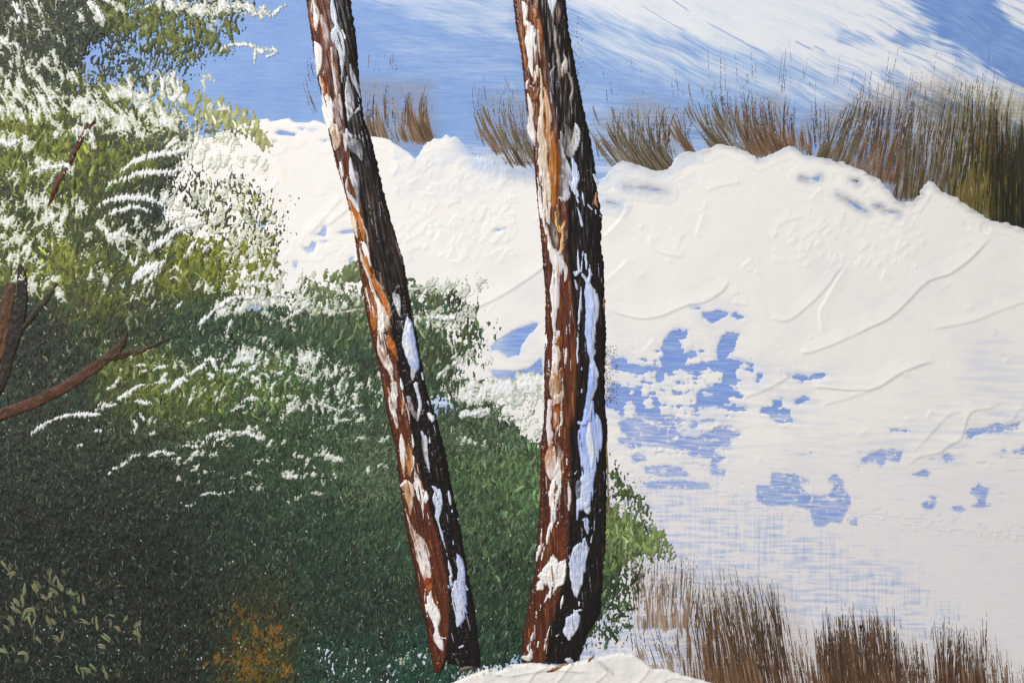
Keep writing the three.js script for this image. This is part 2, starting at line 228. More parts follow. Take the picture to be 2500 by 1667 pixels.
function wash(x, y) {
  const up = x > 1330 && y < 330 ? 1 : 0, w = wh.at(x + 9 * gn(x / 30, y / 30, 71), y + 9 * gn(x / 30, y / 30, 72));
  const k = y > 460 ? 0 : x > 1330 ? 1 - sst(90, 290, y - (x - 1400) * 0.14) : 0.55 * (1 - sst(20, 230, y)), hi = x > 1330 ? 0.45 : 0.3, wx = x + 20 * gn(x / 120, y / 60, 73), wy = y + 2.2 * gn(x / 150, y / 50, 74);
  const sk = (a, b, n) => (k > 0.01 ? an(wx, wy, hi, a, b, n) * k : 0) + (k < 0.99 ? an(wx, wy, 0.03, a, b, n) * (1 - k) : 0);
  const s1 = sk(80, 6, 11), s2 = sk(30, 2.8, 12), s3 = sk(150, 20, 13), s4 = fbm(x, y, 90, 14), g = gn(x / 3, y / 3, 15);
  let scr = 0; if (y < 240 && x > 1500) for (const [ax, ay, bx, by, r] of SCRATCH) if (x > ax - 3 && x < bx + 3) { const t = (x - ax) / (bx - ax); scr = Math.max(scr, (1 - sst(r * 0.5, r * 1.6, Math.abs(y - lerp(ay, by, t) - 2 * gn(x / 40, 3, 76)))) * sst(0, 0.2, t) * sst(1, 0.7, t)); }
  if (y > 1010 && x > 1380) {           // thin white dragged over blue: threads of the weave show
    const th = Math.sin(y / 4.57 * Math.PI) * 0.5, tv = Math.sin(x / 4.57 * Math.PI) * 0.5, dd = an(x, y, 0.02, 75, 9, 16), d2 = an(x, y, 1.57, 60, 8, 17);
    const soft = sst(0.95, 0.8, w), gp = gapAt.at(x, y), blot = an(x, y, 0.02, 34, 6, 18);
    let m = w + (0.05 + 0.26 * soft) * dd + (0.03 + 0.16 * soft) * d2 + (0.03 + 0.16 * soft) * blot + 0.05 * s1 + 0.1 * s4 + (0.02 + 0.06 * soft) * (th + tv) + 0.03 * g;
    if (gp > -6) m = lerp(m, 0.22 + 0.4 * an(x, y, 0.03, 60, 4.5, 19) + 0.2 * s1 + 0.3 * blot + 0.7 * sst(0.22, 0.5, fbm(x, y, 13, 24)), sst(-6, 1, gp + 3 * gn(x / 9, y / 4, 20)));
    return scrub(x, y, mix(mix([140, 165, 222], [236, 232, 233], clamp(m * 1.08)), [226, 217, 210], sst(0.9, 1.15, m) * 0.5));
  }
  const mid = 4 * w * (1 - w), m = clamp(w + (0.03 + 0.22 * Math.max(0, mid)) * s1 + (0.08 + 0.2 * Math.max(0, mid)) * s3 + 0.1 * s4 + 0.08 * s2 + 0.06 * g - 0.03 + (up && x > 1950 ? (0.4 * s3 + 0.24 * s1 + 0.14 * s2) * sst(1950, 2150, x) : 0) - 0.5 * scr, 0, 1);
  const deep = clamp(0.34 - 0.28 * s1 - 0.16 * s2 + 0.45 * s4 + 0.08 * g + (up && x > 2150 ? 0.4 : 0) + (y > 470 ? 0.35 : 0));
  let c = mix(mix(mix([134, 167, 219], [148, 180, 228], sst(1250, 1500, x)), [108, 145, 206], deep), [234, 236, 240], m * 0.95); if (scr) c = mix(c, [150, 164, 204], scr * 0.35);
  if (y > 470) c = mix(c, mix([122, 152, 222], [168, 190, 234], clamp(0.3 + 0.8 * an(x, y, 0.03, 90, 5, 77) + 0.4 * s2)), y < 1100 && x > 500 ? 0.8 * (1 - m) : 0);
  return scrub(x, y, c);
}
{
  const w = 2048, h = 1394, d = new Uint8Array(w * h * 4);
  for (let j = 0; j < h; j++) for (let i = 0; i < w; i++) { const c = wash(-150 + (i + 0.5) / w * 2800, -126 + (h - j - 0.5) / h * 1919); d.set([clamp(c[0], 0, 255), clamp(c[1], 0, 255), clamp(c[2], 0, 255), 255], (j * w + i) * 4); }
  const tx = new THREE.DataTexture(d, w, h); tx.colorSpace = THREE.SRGBColorSpace; tx.magFilter = tx.minFilter = THREE.LinearFilter; tx.needsUpdate = true;
  const wv = weave.clone(); wv.repeat.set(2800 / 512, 1919 / 512); wv.needsUpdate = true;
  const m = new THREE.MeshPhysicalMaterial({ map: tx, bumpMap: wv, bumpScale: 0.00003, roughness: 0.6 }); m.color.setScalar(K);
  const linen = new THREE.MeshStandardMaterial({ roughness: 0.9, color: new THREE.Color(0.7, 0.66, 0.58), bumpMap: weave, bumpScale: 0.00006 });
  const g = new THREE.BoxGeometry(2800 * S, 1919 * S, 0.018); g.translate(0, 1919 * S / 2, -0.009);
  node(new THREE.Mesh(g, [linen, linen, linen, linen, m, linen]), 'canvas', painting, 'woven canvas washed thin blue and white, bare between the thick paint');
}

// ---------- dry grass ----------
const dense = [[54, 52, 26], [82, 78, 34], [38, 38, 22], [100, 92, 40], [62, 46, 26], [112, 66, 36]];
const vary0 = (c, n) => [c[0] * (1 + n), c[1] * (1 + n), c[2] * (1 + n)];
const brown = [[84, 60, 44], [104, 76, 50], [66, 46, 36], [122, 88, 58], [92, 52, 38], [96, 84, 50]];
// a patch of dry brush: [left, right, foot, height, lean, bend back, cover, colours]; the bristles leave broken, curved lines
function scrubbed([x0, x1, foot, H, lean, back, cover, pal, pale = [176, 164, 156]], sd) {
  const hx = (x) => H * clamp(0.66 + 0.3 * gn(x / 11, 4, sd) + 0.34 * gn(x / 38, 9, sd) + 0.12 * gn(x / 4, 2, sd), 0.2, 1.2), to = (x, y, o) => { const h = foot - y; o[0] = h; o[1] = x + lean * h - back * h * h; return o; }, o = [0, 0];
  const sh = lean * H - back * H * H, bx0 = x0 - Math.max(0, lean * H) - 30, bx1 = x1 + Math.max(0, -lean * H) + 40 + Math.max(0, -sh);
  const f = (x, y) => { to(x, y, o); const [h, xx] = o; if (h < -24 || h > H * 1.25 || xx < x0 - 14 || xx > x1 + 14) return -9; const q = Math.max(0, h) / hx(xx), e = sst(-14, 10, Math.min(xx - x0, x1 - xx)); return 5 * (cover * (1 - 0.9 * Math.pow(q, 1.3)) * e - 0.42 - (h < 0 ? -h / 24 : 0) + 0.62 * gn(xx / 2.9, y / 60, sd + 1) + 0.34 * gn(xx / 10, y / 80, sd + 2) + 0.16 * gn(x / 3, y / 3, sd + 3) + 0.1 * Math.sin(y / 2.285 * Math.PI)); };
  const col = (x, y, t) => { to(x, y, o); const [h, xx] = o, n = 0.75 * gn(xx / 3.2, y / 70, sd + 5) + 0.5 * gn(xx / 13, y / 60, sd + 6), k = clamp(0.5 + 0.75 * n) * (pal.length - 1), i = Math.min(pal.length - 2, k | 0); return mix(mix(pal[i], pal[i + 1], k - i), pale, clamp(sst(1.6, 0, t) * 0.55 + 0.3 * sst(0.5, 1, h / H))); };
  return paint({ box: [bx0, Math.max(-124, foot - H * 1.25), bx1, foot + 24], cell: 2.1, f, zf: (x, y, t) => 0.15 + 0.5 * (1 - Math.exp(-t / 1.5)), col, lay: false, lift: 0.3 });
}
function grass(label, clumps, patches = []) {
  const mk = new Marks();
  for (const q of clumps) {
    const [x, y, spread, dx, dy, bend, n, pal = brown, wd = 1.4, gap = 0.35, depth = 24] = q;
    const len = Math.hypot(dx, dy), ang = Math.atan2(dy, dx), low = y > 1400 ? 1 : 0;
    for (let i = 0; i < n * (pal === faint ? 0.5 : 0.3); i++) {
      const ox = rr(-1, 1) * spread * rr(0.6, 1.25), hair = gn((x + ox) / 5, y, 41), clump = gn((x + ox) / 22, y + 7, 42), l0 = len * (1 + 0.22 * clump) * (0.8 + 0.2 * hair), u0 = rnd() < 0.4 ? 0 : rr(0, 0.55), l = l0 * (1 - u0) * (0.4 + 0.6 * Math.pow(rnd(), 0.8));
      let c = pal[Math.floor(rnd() * pal.length)]; c = mix(vary0(c, (pal === dense && x > 2420 ? -0.5 : -0.24) + 0.4 * hair + rr(-0.15, 0.12)), pal === dense ? [110, 104, 58] : [150, 132, 116], clamp(rr(-0.35, x > 2420 ? 0.03 : 0.14) - 0.3 * hair));
      const up = u0 * l0, by = y + rr(-depth, depth * 0.3) * 0.8 + 14 * clump;
      mk.add(x + ox + Math.cos(ang) * up, by + Math.sin(ang) * up, ang + rr(-0.07, 0.07) + clump * 0.08, l, wd * rr(0.3, 1), bend * rr(0.6, 1.4), c, mix(c, pal === dense ? [70, 66, 36] : [170, 154, 140], rr(0, 0.3)), 0.5, 14, clamp(gap * 1.25 * (hair > 0 ? 0.6 : 1.3)), 1);
    }
  }
  return node(new THREE.Mesh(patches.length ? mergeGeometries([mk.build(), ...patches.map((p, i) => scrubbed(p, 400 + Math.floor(p[0] / 7) + i * 10))]) : mk.build(), M.grass), 'grass_tuft', painting, label, 'stuff');
}
const olive = [[92, 82, 52], [110, 96, 62], [78, 66, 44], [88, 58, 40]], faint = [[150, 140, 130], [128, 118, 112], [140, 120, 104]];
grass('sparse dry grass strokes left of the leaning trunk', [[775, 288, 4, -55, -95, 0.25, 12, faint, 1.3, 0.5], [765, 195, 8, -22, -70, 0.1, 22, brown, 1.2, 0.45]]);
grass('dark dry grass between the two trunks, above the snow lump', [[908, 335, 9, -22, -140, 0.3, 40], [944, 320, 7, -18, -130, 0.35, 34], [965, 330, 4, -20, -110, 0.25, 8], [992, 325, 10, -12, -135, 0.3, 54], [1030, 332, 9, -10, -145, 0.35, 48], [1050, 330, 10, -20, -120, 0.3, 8, brown, 1], [930, 190, 40, 6, -80, 0, 26, faint, 1.1, 0.75, 60], [980, 350, 60, -20, -40, 0.2, 50, faint, 1.3, 0.5]], [[905, 952, 342, 150, 0.42, 0.0022, 0.8, [[60, 40, 26], [84, 60, 38], [108, 80, 52], [142, 122, 100]]], [962, 1000, 338, 120, 0.4, 0.002, 0.55, [[60, 40, 26], [84, 60, 38], [108, 80, 52], [142, 122, 100]]], [1000, 1062, 340, 160, 0.42, 0.0022, 0.95, [[60, 40, 26], [84, 60, 38], [108, 80, 52], [142, 122, 100]]]]);
grass('thin dry grass just left of the upright trunk', [[1200, 345, 14, -70, -160, 0.45, 26, brown, 1.1, 0.5], [1245, 360, 30, -65, -170, 0.45, 50, olive, 1.1, 0.5], [1285, 395, 26, -50, -150, 0.4, 90, olive, 1.2, 0.42], [1260, 250, 60, -10, -60, 0, 30, faint, 1, 0.75, 50]], [[1195, 1240, 370, 190, 0.6, 0.0014, 0.66, [[60, 40, 26], [84, 60, 38], [108, 80, 52], [142, 122, 100]]], [1240, 1325, 398, 190, 0.62, 0.0016, 0.7, [[48, 38, 26], [70, 58, 38], [92, 80, 54], [132, 120, 100]]]]);
grass('curved brown grass tuft just right of the upright trunk', [[1468, 390, 8, -22, -80, 0.2, 16, brown, 1.4], [1535, 385, 14, -78, -125, 0.75, 42, olive], [1572, 395, 18, -80, -160, 0.7, 70, olive], [1612, 405, 22, -70, -150, 0.6, 130, olive, 1.5], [1625, 370, 16, -30, -140, 0.5, 80, [[92, 62, 38], [112, 80, 48]], 1.6], [1690, 365, 6, -58, -110, 0.35, 30], [1672, 330, 8, 24, -56, 0.1, 14], [1600, 400, 60, -40, -90, 0.4, 90, faint, 1.4, 0.5], [1560, 250, 120, -14, -90, 0.1, 26, faint, 0.9, 0.7, 60]], [[1500, 1580, 408, 200, 0.95, 0.0024, 0.72, [[48, 38, 26], [70, 58, 38], [92, 80, 54], [132, 120, 100]]], [1570, 1660, 420, 200, 0.85, 0.0024, 0.86, [[48, 38, 26], [70, 58, 38], [92, 80, 54], [132, 120, 100]]], [1672, 1702, 372, 130, 0.75, 0.0018, 0.8, [[60, 40, 26], [84, 60, 38], [108, 80, 52], [142, 122, 100]]]]);
grass('brown grass tuft over the highest crest of the snowbank', [[1765, 355, 12, -85, -130, 0.7, 34, olive], [1800, 350, 20, -80, -170, 0.6, 70, olive], [1845, 365, 26, -60, -170, 0.5, 110], [1885, 355, 26, -36, -130, 0.3, 130, [[92, 52, 40], [74, 46, 38], [100, 78, 56]], 1.5], [1925, 350, 16, -10, -130, 0.3, 80], [1850, 345, 70, -14, -70, 0.1, 120, faint, 1.3, 0.5], [1905, 240, 12, 12, -140, 0.05, 9, brown, 1, 0.4], [1850, 230, 120, -6, -110, 0, 26, faint, 0.9, 0.7, 60]], [[1745, 1830, 372, 210, 0.9, 0.0024, 0.72, [[48, 38, 26], [70, 58, 38], [92, 80, 54], [132, 120, 100]]], [1830, 1940, 376, 190, 0.6, 0.0018, 0.8, [[60, 40, 26], [84, 60, 38], [108, 80, 52], [142, 122, 100]]], [1920, 1990, 380, 150, 0.2, 0.0008, 0.66, [[60, 40, 26], [84, 60, 38], [108, 80, 52], [142, 122, 100]]]]);
grass('dry grass leaning right above the falling edge of the snowbank', [[2010, 372, 26, -14, -150, 0.1, 80, olive], [2030, 375, 20, 70, -150, -0.15, 80, olive], [2070, 380, 26, 65, -190, -0.15, 110, olive], [2120, 400, 32, 30, -220, -0.02, 150], [2170, 420, 32, 56, -240, -0.1, 170], [2225, 440, 34, 20, -260, 0.12, 190, olive], [2280, 440, 30, 40, -250, 0, 150], [2170, 280, 110, 26, -140, 0, 90, [[190, 150, 120], [160, 120, 84], faint[0]], 1.1, 0.6, 80], [1995, 240, 60, 6, -110, 0, 14, brown, 0.9, 0.5, 40], [2150, 430, 120, 10, -90, 0, 260, faint, 1.3, 0.45, 40]], [[1985, 2080, 400, 190, -0.4, -0.0004, 0.7, [[48, 38, 26], [70, 58, 38], [92, 80, 54], [132, 120, 100]]], [2070, 2200, 440, 250, -0.2, 0, 0.7, [[60, 40, 26], [84, 60, 38], [108, 80, 52], [142, 122, 100]]], [2180, 2330, 480, 290, -0.12, 0, 0.74, [[48, 38, 26], [70, 58, 38], [92, 80, 54], [132, 120, 100]]]]);
grass('dense dark olive reeds at the right edge of the painting', [[2330, 480, 26, 46, -300, -0.05, 170, dense, 1.7, 0.3, 60], [2390, 520, 34, 24, -330, 0, 300, dense, 1.9, 0.22, 60], [2450, 545, 36, 14, -250, 0, 520, dense, 1.8, 0.18, 60], [2450, 560, 40, 10, -330, 0, 220, dense, 2, 0.2, 60], [2505, 560, 40, 10, -310, 0, 700, [[34, 34, 22], [44, 44, 26], [62, 58, 30]], 2.1, 0.15, 60], [2590, 590, 50, 10, -340, 0, 600, dense, 2.1, 0.15, 60], [2370, 330, 70, 40, -170, 0, 220, [[150, 124, 70], [128, 96, 50], [120, 108, 54], [170, 140, 110]], 1.4, 0.5, 60]], [[2310, 2420, 530, 330, -0.1, 0, 0.86, [[50, 46, 26], [84, 78, 36], [118, 104, 50], [150, 128, 78]], [150, 146, 110]], [2400, 2720, 580, 390, -0.06, 0, 0.84, [[38, 36, 22], [64, 60, 28], [98, 90, 40], [120, 108, 54]], [128, 120, 74]], [2425, 2720, 590, 330, -0.04, -0.0002, 1.5, [[20, 22, 14], [30, 31, 19], [40, 40, 23], [84, 82, 48]], [70, 68, 40]]]);

// ---------- thick snow ----------
const bankEdge = [[330, 470], [380, 390], [450, 350], [530, 330], [600, 296], [650, 290], [662, 296], [685, 292], [705, 287], [716, 297], [750, 300], [765, 292], [795, 302], [850, 330], [905, 334], [930, 335], [952, 341], [966, 352], [985, 362], [1014, 386], [1022, 380], [1030, 360], [1042, 346], [1060, 338], [1080, 336], [1091, 327], [1100, 336], [1112, 332], [1130, 346], [1180, 378], [1240, 402], [1310, 420], [1420, 440], [1470, 436], [1490, 414], [1520, 391], [1542, 397], [1572, 405], [1600, 418], [1632, 410], [1650, 386], [1670, 369], [1702, 371], [1732, 362], [1752, 349], [1768, 353], [1790, 357], [1830, 372], [1852, 388], [1892, 371], [1928, 357], [1945, 360], [1962, 375], [2016, 386], [2071, 400], [2110, 416], [2134, 430], [2150, 440], [2168, 461], [2190, 488], [2208, 495], [2229, 491], [2246, 472], [2251, 453], [2268, 440], [2284, 443], [2294, 462], [2334, 480], [2376, 511], [2417, 535], [2459, 544], [2500, 558], [2660, 610],
  [2660, 1330], [2350, 1300], [2150, 1262], [1900, 1258], [1750, 1200], [1600, 1180], [1470, 1170], [1340, 1150], [1200, 1090], [1060, 940], [900, 850], [560, 720], [400, 640], [340, 560]];
const bankAt = new Ras(-60, 3);
bankAt.each(-154, -130, 2660, 1800, (x, y) => (y < 250 || y > 1360 ? -60 : -psd(bankEdge, x, y)));
// ridges left by the knife: [polyline, height]; paint is piled on the upper left side of each
const ridges = [
  [T(1850, 400, [[800, 850], [700, 960], [600, 1100], [450, 1250], [300, 1370], [200, 1385], [110, 1360]]), 3], [T(1850, 400, [[570, 1500], [550, 1400], [550, 1300], [600, 1200], [690, 1040], [820, 840]]), 2.4], [T(1850, 400, [[2080, 620], [1900, 820], [1700, 970], [1500, 1040], [1300, 1240], [1150, 1370], [1000, 1440], [740, 1568]]), 4], [T(1850, 400, [[2600, 1120], [2348, 1220], [2100, 1310], [1900, 1390], [1700, 1430], [1520, 1465]]), 2.4],
  [T(1850, 820, [[830, 0], [680, 70], [450, 150], [380, 140]]), 3.2], [T(1850, 820, [[1590, 210], [1300, 310], [1050, 460], [850, 480], [620, 460], [480, 450]]), 4], [T(1850, 820, [[1050, 460], [800, 550], [560, 615]]), 2], [T(1850, 820, [[290, 355], [160, 430], [0, 505], [-160, 560]]), 3], [T(1850, 820, [[2170, 580], [2050, 640], [1940, 650], [1860, 710], [1800, 900], [1700, 960], [1600, 1030], [1450, 1060], [1370, 1110], [1270, 1185]]), 3], [T(1850, 820, [[1830, 670], [1700, 690], [1560, 830], [1450, 950], [1350, 1060]]), 2.2], [T(1850, 820, [[2348, 640], [2300, 660], [2250, 740], [2130, 780]]), 2],
  [T(1200, 400, [[500, 900], [440, 930], [330, 1010], [130, 1140], [0, 1210], [-220, 1310]]), 3.4], [T(1200, 400, [[2100, 1000], [2050, 1110], [1880, 1220], [1750, 1240], [1620, 1290], [1500, 1340], [1330, 1365], [1150, 1330], [1000, 1270]]), 3.4], [T(1200, 400, [[1720, 830], [1560, 805], [1440, 760], [1390, 690], [1400, 620]]), 2.4], [T(1200, 400, [[980, 650], [1090, 540], [1170, 430], [1190, 340]]), 3], [T(1200, 400, [[1800, 640], [1830, 540], [1870, 420]]), 2], [T(1200, 400, [[2200, 170], [2050, 190], [1900, 240]]), 2], [T(1200, 400, [[980, 1050], [1080, 960], [1220, 830]]), 2],
  [T(600, 400, [[860, 290], [790, 370], [720, 450], [620, 560], [550, 630]]), 2.6], [T(600, 400, [[900, 400], [830, 460], [720, 545]]), 3], [T(600, 400, [[300, 140], [220, 230], [100, 270], [0, 300]]), 2.4], [T(600, 400, [[1930, 90], [1880, 170], [1960, 240], [2060, 180]]), 2],
];
for (let i = 0; i < 300; i++) {         // short marks of the knife
  const z = rnd(), x = z < 0.45 ? rr(960, 1240) : z < 0.7 ? rr(1880, 2250) : rr(640, 2560), y = z < 0.45 ? rr(400, 640) : z < 0.7 ? rr(530, 660) : rr(430, 1230), a = rr(-1.05, -0.5) + (rnd() < 0.15 ? 1.2 : 0), l = rr(8, 46), b = rr(-0.5, 0.5), p = [];
  for (let k = 0; k <= 4; k++) p.push([x + Math.cos(a + b * k / 4) * l * k / 4, y + Math.sin(a + b * k / 4) * l * k / 4]);
  ridges.push([rnd() < 0.6 ? p.reverse() : p, rr(0.7, 2.1)]);
}
const ridge = new Ras(0, 1.5);
for (const [p0, h] of ridges) {
  const p = p0.length > 2 ? smooth(p0, 4) : p0, q = [0, 0, 0, 0], sp = p.map((v) => [v[0], v[1], 60]), xs = p.map((v) => v[0]), ys = p.map((v) => v[1]), R = 9 + h * 8;
  ridge.each(Math.min(...xs) - R, Math.min(...ys) - R, Math.max(...xs) + R, Math.max(...ys) + R, (x, y, o) => {
    spineAt(sp, x, y, q); const d = 60 - q[0]; if (d > R) return o;
    const e = sst(0, 0.12, q[1]) * (1 - sst(0.88, 1, q[1]) * 0.9), up = q[2] < 0 ? 1 : 0;   // paint heaped on one side, sharp drop on the other
    const v = up ? 0.75 * h * Math.exp(-d / (R * 0.45)) * sst(R, R * 0.6, d) : 0.75 * h * Math.exp(-d / 1.1); return Math.max(o, v * e);
  });
}
const pits = [[2406, 557, 15, 1.3], [2360, 552, 12, 0.8], [1566, 553, 6, -1.2]];
const sn = [243, 240, 235];
{
  const f = (x, y) => {
    const b = bankAt.at(x, y), rough = y < 640 ? (x > 1440 ? 4.4 : 3) : 6 + 14 * sst(1080, 1220, y), n = fbm(x, y, 22, 31), n2 = an(x, y, 0.05, 26, 6, 32);
    let v = b + rough * (n + 0.6 * n2) + (y > 1150 ? 14 * n2 + 20 * (n - 0.1) : 0); const g = gapAt.at(x, y); const gk = sst(700, 840, y) * sst(1300, 1480, x); v = Math.min(v, -g - (0.8 + 3.6 * gk) * n2 - (0.9 + 5.6 * gk) * fbm(x, y, 12, 33));
    if (x > 1120 && x < 1320 && y < 440) v -= 26 * (an(x, y, 1.5, 18, 3, 35) * 0.5 + 0.5) * sst(440, 380, y) * sst(1120, 1170, x);      // dragged thin beside the lump
    const isl = sst(1440, 1560, x + 60 * n2) * sst(1930, 1740, x + 70 * n) * sst(790, 870, y + 40 * n) * sst(1260, 1180, y); if (isl > 0.02) v = Math.min(v, 6.5 + 40 * (1 - isl) + 12 * an(x, y, 0.03, 46, 9, 34) + 13 * fbm(x, y, 14, 48) + 5 * n);
    if (x > 1850 && y > 1090) v = Math.min(v, 16 + 20 * an(x, y, 0.03, 60, 8, 36) + 12 * n);
    return v;
  };
  const zf = (x, y, t) => {
    let z = 1.1 * (1 - Math.exp(-t / 3)) + sst(4, 60, t) * 0.5; z *= (y < 640 && t < 30 ? 1.5 : 1) * (1 - 0.6 * sst(1090, 1150, x) * sst(1340, 1320, x) * sst(480, 420, y)); const lowz = 1 - sst(1060, 1200, y + 40 * gn(x / 90, 2, 47));
    z += 0.95 * ridge.at(x, y) * sst(1, 5, t) + 0.5 * fbm(x, y, 70, 37) + 0.1 * fbm(x, y, 9, 38) + 0.12 * an(x, y, -0.75, 40, 7, 39) + 0.12 * an(x, y, 0.05, 60, 8, 40) * sst(900, 1100, y); z = (z + 0.5) * (0.25 + 0.75 * lowz);
    for (const [px, py, r, h] of pits) { const d = Math.hypot(x - px, y - py) / r; if (d < 1.5) z -= h * (d < 1 ? Math.sqrt(1 - d * d) : 0) - 0.5 * Math.exp(-Math.pow((d - 1.08) / 0.12, 2)); }
    return Math.max(x > 2330 && y < 600 ? 0.7 : 0.25, z);
  };
  const col = (x, y, t) => {
    const g = gapAt.at(x, y), n = fbm(x, y, 130, 42), st = an(x, y, y > 820 ? 0.03 : -0.5, 120, 11, 43), fine = an(x, y, 0.02, 50, 4, 44);
    let c = mix(sn, [241, 235, 230], clamp(0.35 + n * 0.7));
    const thin = clamp(0.55 * sst(7, 0, t) + 0.34 * sst(-46, -2, g) * (0.6 + 0.6 * st) * sst(640, 860, y) + 0.34 * st * sst(840, 1020, y) + 0.1 * fine + 0.22 * n * sst(500, 700, y) + 0.3 * sst(2300, 2440, x + 60 * n) * sst(820, 870, y + 30 * st) * sst(1050, 920, y + 40 * n) * (0.7 + 0.6 * st) + (x > 960 && x < 1260 && y < 540 ? 0.3 * sst(540, 400, y) * (0.5 + st) : 0) + (y < 520 && x > 1440 && x < 1700 ? 0.3 * sst(520, 420, y) * (0.4 + st) : 0));
    c = mix(c, [176, 194, 232], thin * 0.75);
    if (x > 1480 && x < 2400 && y < 520 && t < 20) c = mix(c, [188, 170, 154], clamp(sst(16, 1, t) * 0.8 * (0.35 + fbm(x, y, 24, 45))));
    const blend = y > 1060 ? sst(60, 4, t) * sst(1060, 1190, y) : 0; if (blend > 0.01) c = mix(c, wash(x, Math.max(y, 1012)), blend * 0.9);
    { const fd = x > 1085 && x < 1330 && y < 480 ? sst(1085, 1160, x) * sst(480, 420, y) * sst(64 + 24 * an(x, y, 1.5, 26, 5, 28), 4, t) : x > 1440 && y < 620 ? (x < 1720 ? 0.55 : 0.42) * sst(x < 1720 ? 40 : 22, 1, t) * (0.7 + 0.6 * an(x, y, -0.2, 40, 7, 27)) : 0; if (fd > 0.01) c = mix(c, wash(x, Math.min(y, 400)), clamp(fd) * 0.85); }
    if (x < 700 && y < 520) c = mix(c, [226, 206, 170], clamp(0.5 * fbm(x, y, 40, 46)));
    return c;
  };
  node(new THREE.Mesh(paint({ box: [400, 260, 2652, 1360], cell: 2.8, f, zf, col }), M.snow), 'snow_bank', painting, 'thick white snowbank laid on with a knife, blue showing through its gaps');
}

// ---------- bush ----------
const bush = new THREE.Group(); bush.name = 'evergreen_bush'; painting.add(bush); bush.userData.label = 'snow dusted green bush filling the left half of the painting';
const den = new Ras(-0.6);
den.poly([[-160, -130], [330, -130], [300, 60], [200, 130], [190, 210], [330, 260], [420, 290], [470, 330], [430, 430], [390, 520], [430, 560], [480, 600], [560, 640], [560, 720], [700, 760], [880, 740], [1080, 760], [1130, 900], [1240, 1010], [1340, 1080], [1460, 1180], [1510, 1280], [1530, 1360], [1500, 1450], [1420, 1580], [1270, 1610], [1190, 1620], [1090, 1610], [900, 1600], [760, 1590], [640, 1700], [500, 1900], [-160, 1900]], 75, 2.2);
den.poly([[180, -130], [640, -130], [640, 30], [560, 130], [480, 190], [400, 250], [200, 230]], 60, 0.66).poly([[430, 260], [640, 270], [650, 360], [560, 370], [430, 330]], 40, 0.5).poly([[400, 380], [640, 400], [740, 520], [700, 690], [520, 640], [400, 520]], 70, 0.55);
den.poly([[660, 690], [1150, 700], [1200, 800], [1190, 900], [1100, 940], [700, 860]], 60, 0.9).poly([[1050, 900], [1330, 960], [1330, 1080], [1100, 1040]], 40, 0.85).poly([[1480, 1080], [1580, 1200], [1640, 1330], [1690, 1370], [1590, 1390], [1570, 1500], [1520, 1590], [1430, 1600], [1480, 1300]], 50, 0.72);
den.poly([[420, 1540], [760, 1560], [1180, 1570], [1240, 1620], [1120, 1660], [1120, 1790], [400, 1790]], 40, 1.45).poly([[1480, 1240], [1560, 1270], [1600, 1330], [1530, 1380], [1480, 1370]], 20, 1.6);
for (const [x, y, r, s] of [[500, 810, 40, -0.5], [440, 790, 30, -0.4], [850, 860, 26, -0.6], [1065, 960, 50, -0.9], [1100, 1000, 50, -0.9], [1120, 900, 40, -0.5], [1290, 1010, 60, -0.6], [1300, 1060, 30, -0.6], [1240, 960, 40, -0.6], [1100, 800, 40, -0.4], [1510, 1250, 30, -0.25], [870, 800, 22, -0.6], [1200, 1100, 20, -0.4], [480, 1590, 30, -0.9], [520, 1630, 40, -0.6], [830, 1640, 50, -0.4], [930, 1645, 60, -0.4], [1050, 1640, 40, -0.3], [780, 1600, 30, -0.3], [1030, 1600, 22, -0.4], [330, 1590, 22, -0.7], [570, 1570, 16, -0.6], [620, 740, 30, -0.8], [560, 690, 26, -0.5]]) den.cap(x, y, x, y, r, s, true);
